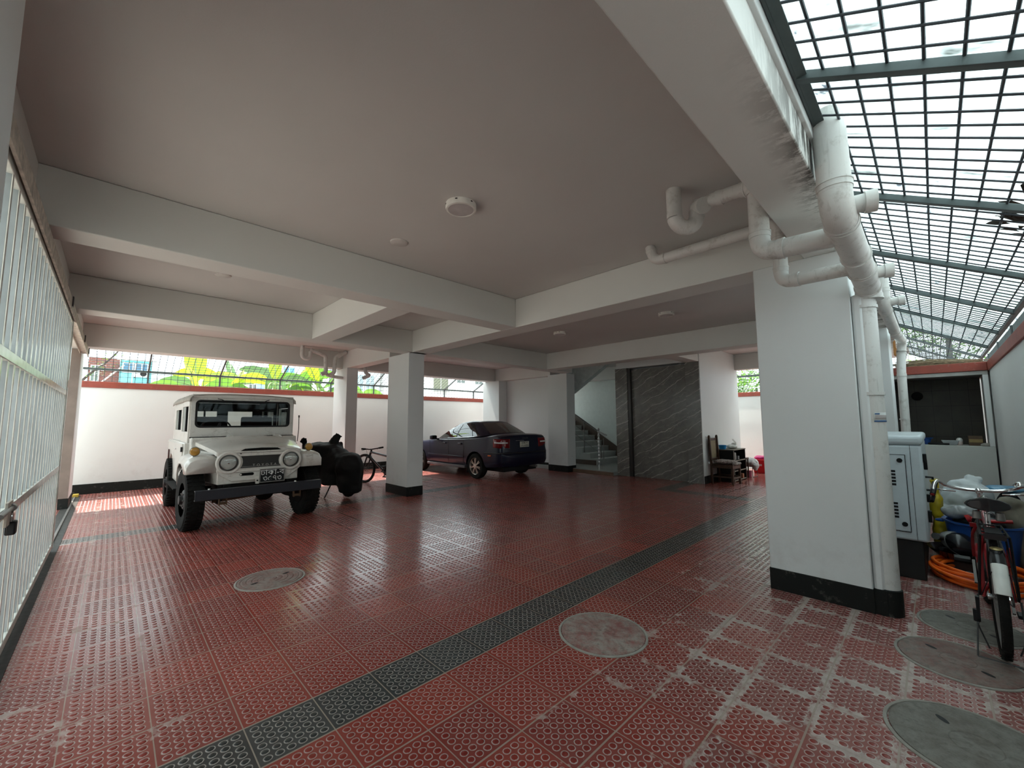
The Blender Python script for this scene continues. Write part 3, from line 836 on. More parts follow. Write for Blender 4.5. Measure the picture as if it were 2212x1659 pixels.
dp = thing('drain_pipe', 'thick white drain stack with cleanout caps running down the big pillar', 'pipe', (4.2, 0.29, 0))
def dl(p): return (p[0]-4.2, p[1]-0.29, p[2])
m = MB(); pipe(m, [dl(p) for p in [(2.72, 0.30, 3.10), (2.72, 0.29, 2.53), (3.62, 0.29, 2.50), (4.2, 0.29, 2.44), (4.2, 0.29, 2.36)]], 0.076, 24, 0.12)
m.tube([(0, 0.042, 2.40), (0, 0.042, 0.18)], 0.078, 28)
for z in (1.62, 2.30): m.lathe([(0.080, z-.012), (0.086, z-.012), (0.086, z+0.012), (0.080, z+.012)], (0, .042, 0), n=28, cap=False)
m.build('stack', M_PVC, dp)
m = MB(); cleanout(m, dl((2.80, 0.27, 2.58)), (0.2, -1, 0), 0.05); m.build('cleanout_cap', M_PVC, dp)
m = MB(); cleanout(m, dl((3.95, 0.27, 2.50)), (0.2, -1, 0), 0.045); m.build('cleanout_cap', M_PVC, dp)
m = MB().box(-0.085, 0.06, 0.04, 0.108, 0.0, 2.40); m.build('plaster_fillet', M_WALL, dp, bevel=0.02)
MB().lathe([(0.088, 0), (0.088, 0.18), (0.080, 0.185)], (0, .042, 0), n=28, cap=False).box(-0.094, 0.062, 0.035, 0.106, 0, 0.18).build('black_foot', M_BLACK, dp)
m = MB(); pipe(m, [dl(p) for p in [(3.12, 0.80, 3.06), (3.11, 0.75, 3.05), (3.10, 0.75, 2.555), (3.08, 0.33, 2.53)]], 0.062, 20, 0.10)
m.build('branch', M_PVC, dp)
m = MB(); pipe(m, [dl(p) for p in [(3.86, 1.92, 3.20), (3.86, 1.88, 3.04), (3.80, 0.78, 3.02), (3.78, 0.78, 2.52), (3.72, 0.33, 2.50)]], 0.05, 20, 0.08)
m.build('branch', M_PVC, dp)
tp = thing('trap_pipe', 'white U-bend waste trap with a round cap under the ceiling by the lane beam', 'pipe', (2.80, 1.15, 0))
def tl(p): return (p[0]-2.80, p[1]-1.15, p[2])
c0, c1 = Vector(tl((3.01, 1.29, 2.99))), Vector(tl((3.13, 1.17, 2.99)))
u = (c1-c0).normalized(); mid = (c0+c1)/2; rr_ = (c1-c0).length/2
m = MB().tube([c0+Vector((0, 0, .208)), c0] + [mid + u*(-rr_*math.cos(a)) + Vector((0, 0, -rr_*math.sin(a)*1.1)) for a in [PI*k/14 for k in range(15)]] + [c1+Vector((0, 0, 0.04))], 0.056, 20)
m.tube([c0+Vector((0, 0, -.02)), c0+Vector((0, 0, .02))], 0.056, 20); m.tube([c1+Vector((0, 0, -.03)), c1+Vector((0, 0, .01))], 0.056, 20)
m.build('u_bend', M_PVC, tp)
m = MB()
m.tube([tl((3.13, 1.17, 3.07)), tl((3.12, 0.80, 3.06))], 0.05, 20); m.tube([tl((3.13, 1.02, 3.068)), tl((3.13, 0.98, 3.067))], 0.056, 20); m.tube([tl((3.13, .86, 3.063)), tl((3.13, 0.82, 3.062))], 0.056, 20)
m.build('outlet', M_PVC, tp)
m = MB(); d = Vector((-0.55, -0.7, -0.25)).normalized(); cc = c1+Vector((0, 0, 0.06))
m.tube([cc, cc+d*0.085], 0.052, 24); m.tube([cc+d*0.08, cc+d*0.105], 0.060, 24); m.build('cap', M_PVC, tp)
sd = thing('drain_pipe', 'white drain pipe down the farther lane column, beyond the generator', 'pipe', (8.82, 0.27, 0))
m = MB(); pipe(m, [(p[0]-8.82, p[1]-0.27, p[2]) for p in [(5.75, .29, 3.02), (5.75, .29, 2.60), (7.6, .29, 2.60), (8.82, .27, 2.66), (8.82, .31, 2.3), (8.82, .33, 0.0)]], 0.055, 20, 0.16)
m.lathe([(0.054, 1.42), (0.061, 1.42), (0.061, 1.44), (0.054, 1.44)], (0, .052, 0), n=20, cap=False)
m.build('stack', M_PVC, sd)
m = MB(); cleanout(m, (5.80-8.82, 0.0, 2.66), (0.1, -1, 0), 0.045); m.build('cleanout_cap', M_PVC, sd)
def back_pipes(x0, label, flip):
    t = thing('waste_pipe', label, 'pipe', (x0, 10.15, 0), 0)
    s = -1 if flip else 1
    m = MB()
    if not flip:
        a0, a1 = Vector((-0.55, 0, 3.0)), Vector((-0.37, 0, 3.0)); mm = (a0+a1)/2
        m.tube([a0+Vector((0, 0, .2)), a0] + [mm + Vector((-0.09*math.cos(a), 0, -0.10*math.sin(a))) for a in [PI*k/12 for k in range(13)]] + [a1+Vector((0, 0, .08))], 0.045, 16)
        pipe(m, [(-0.37, 0, 3.12), (-0.02, 0, 3.02), (0.0, 0, 2.62), (-0.10, 0.02, 2.56)], 0.045, 16, 0.07)
    else:
        pipe(m, [(0.28, 0, 3.16), (0.02, 0, 3.0), (0.0, 0, 2.62), (-0.08, 0.02, 2.56)], 0.045, 16, 0.07)
        pipe(m, [(-0.20, 0.06, 2.60), (-0.05, 0.1, 2.545), (0.28, 0.2, 2.53)], 0.04, 16, 0.05)
    m.build('pipe_run', M_PVC, t)
back_pipes(3.62, 'white waste pipe with U-bend trap under the back beam, farther from the back column', False)
back_pipes(3.81, 'white waste pipe dropping beside the back column without a trap', True)
ts_ = thing('waste_pipe', 'short white pipe trap showing past the back column', 'pipe', (4.60, 10.15, 0))
MB().tube(smooth_path([(0, 0, 3.2), (0, 0, 2.75), (0.05, 0, 2.66), (0.10, 0, 2.62), (-0.02, 0.1, 2.55)], 5), 0.045, 16).build('pipe_run', M_PVC, ts_)
# sticker on the downpipe
stk = thing('sticker', 'small blue and white advertising sticker on the pillar downpipe', 'sticker', (4.2, 0.332, 1.44))
def on_pipe(a0, a1, z0, z1, r, name, mat):
    def fn(u, v):
        a = a0+(a1-a0)*u; return (r*math.cos(a), r*math.sin(a), z0+(z1-z0)*v)
    return MB().grid(fn, 8, 1).build(name, mat, stk, solid=0.0006)
A0, A1 = math.radians(190), math.radians(262)
on_pipe(A0, A1, -0.035, 0.035, 0.0806, 'paper', plain('sticker_paper', (0.60, 0.62, 0.60), 0.5))
on_pipe(A0, A1, -0.035, -0.025, 0.0812, 'blue_strip', plain('sticker_blue', (0.03, 0.12, 0.30), 0.5))
on_pipe(A0+0.08, A0+0.45, 0.020, 0.030, 0.0812, 'blue_logo', plain('sticker_blue', (0.03, 0.12, 0.30), 0.5))
for k in range(3): on_pipe(A0+0.08, A1-0.10, 0.010-0.010*k, 0.0135-0.010*k, 0.0812, 'print_line', plain('sticker_print', (0.22, 0.10, 0.09), 0.5))

# ================================================================ WHITE JEEP-TYPE OFF-ROADER
def jeep():
    t = thing('off_road_car', 'old white off-roader with soft top and black bumper facing the camera', 'car', (1.525, 7.05, 0))
    n = NT('worn_white_car_paint'); p = n.pos()
    q = n.noise(p, 6, 5, 0.7)
    c = n.mix(n.step(q, 0.52, 0.75), (0.62, 0.60, 0.555), (0.44, 0.41, 0.36))
    vo = n.n('ShaderNodeTexVoronoi', feature='DISTANCE_TO_EDGE'); n.put(vo.inputs['Vector'], p); vo.inputs['Scale'].default_value = 13
    crack = n.math('MULTIPLY', n.step(vo.outputs['Distance'], 0.012, 0.004), n.step(n.noise(p, 3, 2), 0.56, 0.62))
    c = n.mix(n.math('MULTIPLY', crack, 0.7), c, (0.10, 0.08, 0.06))
    z = n.xyz(p)[2]
    low = n.math('MULTIPLY', n.step(z, 0.95, 0.5), n.step(n.noise(p, 4, 5, 0.7), 0.45, 0.7))
    c = n.mix(n.math('MULTIPLY', low, 0.6), c, (0.20, 0.15, 0.11))
    W = n.pbr(c, 0.28, 0, None, Coat_Weight=0.3)
    DK = plain('jeep_dark_interior', (0.006, 0.006, 0.006), 0.9, Specular_IOR_Level=0.1)  # near-black; its sheets inside the cab put the shade there into colour
    NAVY = plain('navy_black_bumper_paint', (0.009, 0.011, 0.017), 0.5)
    UND = plain('dark_chassis', (0.007, 0.0065, 0.006), 0.8, Specular_IOR_Level=0.15)
    RUST = plain('rusty_brown_steel', (0.09, 0.05, 0.025), 0.8)
    CAN = plain('grey_canvas_top', (0.36, 0.34, 0.30), 0.8, 0, 0.12, 8, 0.5)
    # tub with rear wheel arches
    prof = [(0.60, 0.50), (1.80, 0.50)] + [(2.285+0.46*math.cos(a), 0.42+0.46*math.sin(a)) for a in [PI*(0.945-0.89*k/14) for k in range(15)]] + [(2.80, 0.50), (2.84, 0.56), (2.84, 1.12), (0.60, 1.12)]
    MB().prism(prof, -0.755, 0.755, 'x').build('body_tub', W, t, bevel=0.012)
    MB().box(-0.34, 0.34, -0.36, 1.3, 0.42, 0.70).build('engine_block', UND, t, bevel=0.02)
    MB().box(-0.55, 0.55, 0.5, 2.75, 0.38, 0.499).build('underbody', UND, t)
    MB().box(-0.48, 0.48, -0.405, -0.39, 0.47, 0.70).build('radiator_shroud', UND, t)
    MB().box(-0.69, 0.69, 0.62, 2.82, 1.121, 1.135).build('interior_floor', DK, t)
    MB().box(-0.70, 0.70, 0.42, 0.60, 0.50, 1.20).build('cowl', W, t, bevel=0.02)
    # engine bay sides and bonnet
    m = MB(); m.prism([(-0.49, -0.41), (0.49, -0.41), (0.62, 0.42), (-0.62, 0.42)], 0.60, 1.02, 'z'); m.build('engine_bay_side', W, t, bevel=0.01)
    rings = []
    for k in range(9):
        s = k/8; y = -0.435+0.90*s; w = 0.515+0.14*s; ze = 1.04+0.11*s; zc = 1.075+0.125*s
        if k == 0: zc -= 0.015; ze -= 0.01
        r_ = [(w, y, ze-0.055)]
        for j in range(13):
            a = 1-2*j/12; x = w*a*0.995
            flat = 1-abs(a)**5
            bulge = 0.018*max(0, 1-(abs(a)/0.52)**6)
            r_.append((x, y, ze+(zc-ze)*flat+bulge-0.004))
        r_.append((-w, y, ze-0.055))
        rings.append(r_)
    MB().loft(rings).build('bonnet', W, t, angle=50)
    # air slot under bonnet lip
    m = MB(); m.prism([(-0.25, 1.035), (-0.20, 1.062), (0.0, 1.07), (0.20, 1.062), (0.25, 1.035)], -0.4495, -0.44, 'y'); m.build('air_slot', DK, t)
    for s in (-1, 1):
        # wings
        st = [(-.425, .90, .765, .80), (-.42, .945, .762, .815), (-.385, .972, .762, .83), (-.30, .985, .775, .835), (-.20, .988, .83, .835), (0, .988, .875, .835), (.2, .988, .86, .835), (.34, .985, .80, .835), (.44, .965, .70, .83), (.53, .90, .60, .82), (.60, .80, .50, .80)]
        rr = []
        for (y, zt, zb, xo) in st:
            xi = 0.49+max(0, (y+.4))*0.14
            rr.append([(s*xi, y, zb if y < -0.2 else zt-0.02), (s*xi, y, zt), (s*(xi+xo)/2, y, zt+.002), (s*(xo-.09), y, zt-0.008), (s*(xo-.035), y, zt-0.035), (s*xo, y, max(zb+.01, zt-0.10)), (s*xo, y, zb)])
        mb = MB(); n_ = 7; vs = [v for r in rr for v in r]; fs = []
        for i in range(len(rr)-1):
            for k in range(1, n_-1): fs.append((i*n_+k, i*n_+k+1, (i+1)*n_+k+1, (i+1)*n_+k))
        fs.append(tuple(range(n_)))
        mb.add(vs, fs); mb.build('wing', W, t, angle=40, solid=0.008)
        # fog / turn lamps on the wings
        fl = MB().lathe([(0.0001, 0.05), (0.03, 0.045), (0.056, 0.0), (0.058, -0.03), (0.052, -0.04)], (0, 0, 0), 'y', 24, cap=False).build('turn_lamp', plain('amber_housing', (0.10, 0.08, 0.04), 0.4), t, loc=(s*0.70-.03, -0.27, 1.045))
        MB().lathe([(0.052, -0.04), (0.045, -0.050), (0.02, -0.056), (0.0001, -0.057)], (0, 0, 0), 'y', 24, cap=False).build('amber_lens', plain('amber_lens', (0.42, 0.22, 0.04), 0.2), fl)
        MB().cyl((0, 0, -0.085), (0, 0, -0.05), 0.018, 10).build('lamp_stem', M_BLACKPL, fl)
        # headlamps
        hx = s*0.378
        h = MB().lathe([(0.150, -0.002), (0.148, -0.012), (0.135, -0.022), (0.112, -0.020), (0.104, -0.010)], (0, 0, 0), 'y', 40, cap=False)
        ho = h.build('headlamp_bowl', W, t, loc=(hx, -0.44, 0.885))
        MB().lathe([(0.104, -0.010), (0.104, -0.026), (0.094, -0.028), (0.092, -0.012)], (0, 0, 0), 'y', 40, cap=False).build('trim_ring', plain('dark_trim_ring', (0.06, 0.06, 0.055), 0.3, 0.6), ho)
        MB().lathe([(0.093, -0.012), (0.07, 0.015), (0.04, 0.035), (0.0001, 0.04)], (0, 0, 0), 'y', 40, cap=False).build('reflector', M_CHROME, ho)
        b = MB().lathe([(0.0001, -0.012), (0.014, -0.008), (0.016, 0.02), (0.0001, 0.03)], (0, 0, 0), 'y', 16, cap=False); b.build('bulb', M_CHROME, ho)
        MB().lathe([(0.093, -0.024), (0.07, -0.034), (0.035, -0.040), (0.0001, -0.042)], (0, 0, 0), 'y', 40, cap=False).build('lens', M_LENS, ho)
        for zz in (1.065,):
            MB().box(s*0.515-0.01, s*0.515+0.012, -0.30, -0.22, 0.93, 1.0).build('bonnet_latch', M_DARKSTEEL, t)
    # front panel
    pl = [(-.507, 1.03), (-.507, .765), (-.455, .715), (-.365, .655), (-.34, .635), (.34, .635), (.365, .655), (.455, .715), (.507, .765), (.507, 1.03)]
    fp = MB().prism(pl, -0.445, -0.41, 'y').build('front_panel', W, t, bevel=0.006)
    # pressed surround and grille mesh
    def stad(w, h, x0, z0, n=8):
        return [(x0+w-h+h*math.cos(a), z0+h*math.sin(a)) for a in [-PI/2+PI*k/n for k in range(n+1)]] + [(x0-w+h+h*math.cos(a), z0+h*math.sin(a)) for a in [PI/2+PI*k/n for k in range(n+1)]]
    o1 = stad(0.487, 0.128, 0, 0.885); 
    m = MB(); m.tube([(x, -0.447, z) for x, z in o1], 0.0045, 6, closed=True); m.build('pressed_rim', W, fp)
    m = MB(); m.tube([(x, -0.4475, z-0.006) for x, z in o1], 0.0018, 5, closed=True); m.build('panel_seam', M_BLACKPL, fp)
    gm = [(-.245, .968), (-.228, .93), (-.222, .885), (-.23, .84), (-.25, .80), (.25, .80), (.23, .84), (.222, .885), (.228, .93), (.245, .968)]
    gq = NT('black_woven_grille'); oo = gq.obj(); gx, gy, gz = gq.xyz(oo)
    aa = gq.math('SINE', gq.math('MULTIPLY', gq.math('ADD', gx, gq.math('MULTIPLY', gz, 1.9)), 300)); bb = gq.math('SINE', gq.math('MULTIPLY', gq.math('SUBTRACT', gx, gq.math('MULTIPLY', gz, 1.9)), 300))
    mx = gq.math('MAXIMUM', aa, bb)
    gmat = gq.pbr(gq.mix(gq.step(mx, 0.4, 0.9), (0.006, 0.006, 0.006), (0.05, 0.05, 0.045)), 0.5, 0.3)
    go = MB().prism(gm, -0.4505, -0.4465, 'y').build('grille_mesh', gmat, t)
    MB().tube([(x, -0.451, z) for x, z in gm], 0.004, 6, closed=True).build('grille_edge', W, go)
    MB().box(-0.235, 0.235, -0.457, -0.4515, 0.818, 0.824).build('grille_bar', M_STEEL, go)
    text_mesh('grille_lettering', 'TOYOTA', 0.046, plain('grey_letters', (0.42, 0.41, 0.38), 0.4, 0.4), go, (0.045, -0.458, 0.832), (PI/2, 0, 0), 0.004, spacing=1.9)
    # slots below
    for s in (-1, 1):
        sx = -0.20 if s < 0 else 0.20
        m = MB(); m.tube([(x, -0.447, z) for x, z in stad(0.155, 0.026, sx-0.03*-s if s > 0 else sx, 0.715)], 0.003, 6, closed=True); m.build('slot_rim', W, fp)
    MB().prism(stad(0.085, 0.019, -0.165, 0.718), -0.4485, -0.446, 'y').build('slot', DK, fp)
    MB().cyl((-0.235, -0.452, 0.718), (-0.235, -0.446, 0.718), 0.012, 12).build('slot_latch', W, fp)
    for sx in (-0.245, 0.30): MB().cyl((sx, -0.452, 1.0), (sx, -0.444, 1.0), 0.008, 10).build('panel_bolt', M_DARKSTEEL, fp)
    # number plate
    np_ = MB().box(-0.01, 0.29, -0.485, -0.478, 0.60, 0.765).build('number_plate', M_BLACKPL, t)
    m = MB()
    for b in ((-0.018, 0.298, 0.765, 0.775), (-0.018, 0.298, 0.590, 0.60), (-0.018, -0.008, 0.60, 0.765), (0.288, 0.298, 0.60, 0.765)): m.box(b[0], b[1], -0.489, -0.474, b[2], b[3])
    m.build('plate_frame', plain('worn_plate_frame', (0.22, 0.21, 0.19), 0.5), np_)
    PW = plain('plate_white', (0.62, 0.62, 0.60), 0.5)
    text_mesh('plate_text', 'ঢাকা-ব', 0.105, PW, np_, (0.14, -0.4865, 0.722), (PI/2, 0, 0), 0.001)
    text_mesh('plate_text', '৩৫৭৩', 0.10, PW, np_, (0.14, -0.4865, 0.642), (PI/2, 0, 0), 0.001)
    MB().box(-0.06, -0.02, -0.482, -0.446, 0.58, 0.68).build('plate_bracket', W, t, bevel=0.003)
    MB().cyl((-0.042, -0.485, 0.625), (-0.042, -0.482, 0.625), 0.011, 12).build('bracket_hole', DK, t)
    # bumper
    bp = MB().box(-0.745, 0.745, -0.665, -0.655, 0.455, 0.575).box(-0.745, 0.745, -0.664, -0.58, 0.565, 0.577).box(-0.745, 0.745, -0.664, -0.60, 0.453, 0.463).build('front_bumper', NAVY, t, bevel=0.004)
    for sx in (-0.42, 0.40):
        MB().box(sx-0.03, sx+0.03, -0.60, -0.40, 0.47, 0.56).build('bumper_bracket', UND, t)
        MB().cyl((sx-0.18*(1 if sx < 0 else 0), -0.62, 0.577), (sx-0.18*(1 if sx < 0 else 0), -0.62, 0.592), 0.012, 10).build('bumper_bolt', plain('white_bolt', (0.7, 0.7, 0.66), 0.5), bp)
    # chassis, axles, springs, shackles
    for s in (-1, 1):
        MB().box(s*0.38-0.04, s*0.38+0.04, -0.45, 2.9, 0.46, 0.60).build('chassis_rail', UND, t)
        m = MB()
        for k in range(4):
            L = 0.55-0.1*k
            m.tube([(s*0.44, y, 0.36-0.012*k+0.10*(y/0.6)**2) for y in [-L+2*L*i/10 for i in range(11)]], 0.012, 6)
        m.build('leaf_spring', UND, t)
        MB().box(s*0.44-0.045, s*0.44-0.035, -0.60, -0.54, 0.36, 0.50).box(s*0.44+0.035, s*0.44+0.045, -0.60, -0.54, 0.36, 0.50).box(s*0.44-0.035, s*0.44+0.035, -0.59, -0.55, 0.37, 0.40).build('spring_shackle', RUST, t)
    MB().cyl((-0.60, 0, 0.39), (0.60, 0, 0.39), 0.045, 14).build('front_axle', UND, t)
    MB().lathe([(0.0001, -.16), (0.08, -.12), (0.13, 0), (0.08, .12), (0.0001, .16)], (0.17, 0, 0.40), 'y', 20).build('differential', UND, t)
    MB().cyl((-0.60, 2.285, 0.39), (0.60, 2.285, 0.39), 0.045, 14).build('rear_axle', UND, t)
    MB().tube([(-0.5, -0.2, 0.36), (0.5, -0.16, 0.42)], 0.018, 10).build('steering_rod', RUST, t)
    # wheels
    def wheel(x, y, s, steer=0):
        R = 0.40
        w = MB().lathe([(0.22, -0.09), (0.30, -0.102), (0.365, -0.102), (0.388, -0.085), (0.398, -0.045), (0.40, 0), (0.398, 0.045), (0.388, 0.085), (0.365, 0.102), (0.30, 0.102), (0.22, 0.09)], (0, 0, 0), 'x', 56, cap=False)
        for k in range(44):
            a = 2*PI*k/44; er = Vector((0, math.cos(a), math.sin(a))); et = Vector((0, -math.sin(a), math.cos(a)))
            for sx, tw in ((-1, 0.012), (1, -0.012)):
                w.obox(er*0.398+et*tw*0+Vector((sx*0.066, 0, 0)), Vector((0.027, 0, 0))+et*0.006*sx, et*0.014, er*0.008)
            w.obox(er*0.402+Vector((0.0, 0, 0))+et*0.01, Vector((0.026, 0, 0)), et*0.010, er*0.004)
        o = w.build('wheel', M_RUBBER, t, loc=(x, y, R), rot=(0, 0, steer))
        rim = MB().lathe([(0.225, -0.10), (0.215, -0.06), (0.19, 0.02), (0.15, 0.04), (0.12, 0.075), (0.06, 0.085), (0.055, 0.12), (0.0001, 0.125)] if s > 0 else [(0.225, 0.10), (0.215, 0.06), (0.19, -0.02), (0.15, -0.04), (0.12, -0.075), (0.06, -0.085), (0.055, -0.12), (0.0001, -0.125)], (0, 0, 0), 'x', 40, cap=False)
        rim.build('rim', plain('dark_wheel_rim', (0.030, 0.030, 0.030), 0.5, 0.3), o)
        MB().lathe([(0.22, -s*0.098), (0.0001, -s*0.09)], (0, 0, 0), 'x', 32, cap=False).build('brake_drum', UND, o)
        m = MB()
        for k in range(6):
            a = 2*PI*k/6; m.cyl((s*0.075, 0.085*math.cos(a), 0.085*math.sin(a)), (s*0.095, 0.085*math.cos(a), 0.085*math.sin(a)), 0.012, 6)
        m.build('wheel_nuts', M_STEEL, o)
    wheel(-0.715, 0, -1, 0.05); wheel(0.715, 0, 1, 0.05); wheel(-0.71, 2.285, -1); wheel(0.71, 2.285, 1)
    # windscreen frame
    def rrect(w0, w1, z0, z1, r, y, n=6, rake=0.0):
        pts = []
        for (cx, cz, a0) in ((w1-r, z1-r, 0), (w0+r, z1-r, PI/2), (w0+r, z0+r, PI), (w1-r, z0+r, 3*PI/2)):
            for k in range(n+1):
                a = a0+PI/2*k/n; x = cx+r*math.cos(a); z = cz+r*math.sin(a); pts.append((x, y+(z-1.14)*rake, z))
        return pts
    RK = 0.05
    def ring(outer, inner, y, d, name, mat, par):
        a, b = rrect(*outer, y, rake=RK), rrect(*inner, y, rake=RK)
        a2, b2 = [(p[0], p[1]+d, p[2]) for p in a], [(p[0], p[1]+d, p[2]) for p in b]
        n_ = len(a); vs = a+b+b2+a2; fs = []
        for q in range(4):
            for k in range(n_): fs.append((q*n_+k, q*n_+(k+1) % n_, ((q+1) % 4)*n_+(k+1) % n_, ((q+1) % 4)*n_+k))
        return MB().add(vs, fs).build(name, mat, par)
    wsf = ring((-0.695, 0.695, 1.145, 1.835, 0.05), (-0.635, 0.635, 1.355, 1.755, 0.06), 0.62, 0.05, 'windscreen_frame', W, t)
    ring((-0.645, 0.645, 1.345, 1.765, 0.065), (-0.618, 0.618, 1.370, 1.742, 0.055), 0.613, 0.02, 'rubber_seal', M_BLACKPL, wsf)
    gl = rrect(-0.63, 0.63, 1.36, 1.75, 0.06, 0.64, rake=RK)
    MB().add(gl, [tuple(range(len(gl)))]).build('windscreen', M_WINDSCREEN, wsf, smooth=False)
    MB().box(-0.66, 0.66, 0.672, 0.68, 1.15, 1.35).build('dash_dark_sheet', DK, wsf)
    MB().cyl((-0.70, 0.60, 1.20), (0.70, 0.60, 1.20), 0.010, 8).build('frame_hinge', M_BLACKPL, wsf)
    for x in (-0.22, 0.42): MB().box(x-0.035, x+0.035, 0.46, 0.58, 1.20, 1.235).cyl((x+0.02, 0.44, 1.21), (x+0.06, 0.40, 1.19), 0.012, 8).build('screen_clamp', W, t, bevel=0.006)
    for x, dx in ((-0.38, 0.12), (0.32, -0.1)): MB().tube([(x, 0.615, 1.785), (x+dx*.4, 0.60, 1.775), (x+dx, 0.612, 1.735)], 0.006, 8).build('wiper', M_BLACKPL, wsf)
    # doors and cab sides
    def side_panel(nm, s, y0, y1, z0, z1, hy0, hy1, hz0, hz1, thick=0.03, x=0.70, par=None):
        m = MB()
        a, b = sorted((s*x, s*(x-thick)))
        for (p, q, r, w_) in ((y0, y1, z0, hz0), (y0, y1, hz1, z1), (y0, hy0, hz0, hz1), (hy1, y1, hz0, hz1)):
            if q > p and w_ > r: m.box(a, b, p, q, r, w_)
        o = m.build(nm, W, par or t, bevel=0.004)
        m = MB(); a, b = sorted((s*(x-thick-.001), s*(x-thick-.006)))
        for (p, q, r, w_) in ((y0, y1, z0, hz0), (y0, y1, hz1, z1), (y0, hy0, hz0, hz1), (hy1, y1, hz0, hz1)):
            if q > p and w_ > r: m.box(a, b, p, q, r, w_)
        m.build('dark_inner_sheet', DK, o)
        return o
    for s in (-1, 1):
        d = MB().box(*sorted((s*0.74, s*0.772)), 0.68, 1.50, 0.54, 1.11).build('door', W, t, bevel=0.008)
        up_ = side_panel('window_frame', s, 0.68, 1.50, 1.112, 1.80, 0.76, 1.44, 1.285, 1.67, x=0.715, par=d)
        MB().box(*sorted((s*0.703, s*0.708)), 1.02, 1.43, 1.29, 1.665).build('window_glass', M_WINDSCREEN, d)
        MB().box(*sorted((s*0.70, s*0.718)), 0.985, 1.01, 1.29, 1.665).build('quarter_light_bar', M_BLACKPL, d)
        MB().box(*sorted((s*0.772, s*0.79)), 1.38, 1.45, 1.00, 1.02).build('door_handle', M_CHROME, d, bevel=0.004)
        for z in (0.62, 1.03): MB().cyl((s*0.776, 0.672, z-.035), (s*0.776, 0.672, z+.035), 0.012, 8).build('hinge', M_BLACKPL, d)
        sp_ = side_panel('side_panel', s, 1.51, 2.80, 1.121, 1.80, 1.72, 2.55, 1.30, 1.64)
        MB().box(*sorted((s*0.68, s*0.685)), 1.72, 2.55, 1.30, 1.64).build('side_glass', M_WINDSCREEN, sp_)
        MB().box(*sorted((s*0.683, s*0.701)), 2.10, 2.14, 1.30, 1.64).build('glass_divider', M_BLACKPL, sp_)
        MB().box(*sorted((s*0.756, s*0.768)), 1.52, 2.84, 1.075, 1.10).build('belt_moulding', W, t, bevel=0.003)
        MB().box(*sorted((s*0.70, s*0.84)), 0.65, 1.75, 0.455, 0.475).build('side_step', UND, t)
    # rear panel with window
    m = MB(); m2 = MB()
    for (a, b, c, d) in ((-0.67, 0.67, 1.121, 1.34), (-0.67, 0.67, 1.64, 1.80), (-0.67, -0.42, 1.34, 1.64), (-0.06, 0.12, 1.34, 1.64), (0.54, 0.67, 1.34, 1.64)):
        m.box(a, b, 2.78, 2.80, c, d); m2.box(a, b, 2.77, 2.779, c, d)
    rp = m.build('rear_panel', W, t); m2.build('dark_inner_sheet', DK, rp)
    for a_, b_ in ((-.42, -.06), (.12, .54)): MB().box(a_, b_, 2.787, 2.792, 1.34, 1.64).build('rear_glass', M_WINDSCREEN, rp)
    MB().box(-.27, -.24, 2.775, 2.80, 1.34, 1.64).build('window_bar', M_BLACKPL, rp)
    # canvas roof
    rings = []
    for k in range(23):
        y = 0.60+2.26*k/22; r_ = []
        endd = min(1, min(k, 22-k)/2.0)
        for j in range(25):
            a = -1+2*j/24; aa = abs(a)
            if aa > 0.86: zz = 1.835-(aa-0.86)/0.14*0.085; x = 0.722*math.copysign(0.985+0.015*((aa-0.86)/0.14), a)
            else: zz = 1.872-0.035*(aa/0.86)**3; x = 0.705*a/0.86
            zz -= (1-endd)*0.02
            w_ = noise.noise(Vector((x*4, y*5, 2)))*0.006 + (noise.noise(Vector((x*9, y*13, 5)))*0.012 if aa > .7 else 0)
            r_.append((x+(w_ if aa > .86 else 0), y, zz+w_))
        rings.append(r_)
    vs = [v for r in rings for v in r]; n_ = 25
    MB().add(vs, [(i*n_+k, i*n_+k+1, (i+1)*n_+k+1, (i+1)*n_+k) for i in range(22) for k in range(n_-1)]).build('canvas_roof', CAN, t, solid=0.012, angle=60)
    MB().box(-0.70, 0.70, 0.70, 2.78, 1.802, 1.81).build('roof_dark_sheet', DK, t)
    MB().box(-0.69, 0.69, 0.625, 0.66, 1.80, 1.85).build('roof_header', W, t, bevel=0.008)
    # seats and steering wheel
    for sx in (-0.34, 0.34):
        MB().box(sx-0.24, sx+0.24, 1.0, 1.45, 1.136, 1.24).box(sx-0.24, sx+0.24, 1.42, 1.52, 1.136, 1.52).build('seat', DK, t, bevel=0.03)
    sw = MB().tube(arc((0, 0, 0), 0.205, 0, 2*PI*35/36, 35, (1, 0, 0), (0, 0.45, 0.89)), 0.012, 10, closed=True)
    sw.cyl((0, 0, 0), (0.19, 0, 0), 0.009, 8); sw.cyl((0, 0, 0), (-0.19, 0, 0), 0.009, 8); sw.cyl((0, 0, 0), (0, -.08, -.17), 0.009, 8)
    sw.cyl((0, 0, 0), (0, -0.28, 0.10), 0.02, 10)
    sw.build('steering_wheel', M_BLACKPL, t, loc=(-0.34, 0.88, 1.30))
    MB().tube([(0.74, 0.50, 1.10), (0.755, 0.50, 1.30), (0.752, 0.50, 1.50)], 0.006, 8).cyl((0.752, 0.50, 1.50), (0.752, 0.50, 1.54), 0.012, 8).build('aerial', M_BLACKPL, t)
    MB().box(-0.775, -0.758, 2.55, 2.60, 0.75, 0.95).build('rear_reflector', plain('black_red_reflector', (0.05, 0.01, 0.01), 0.3), t)
jeep()

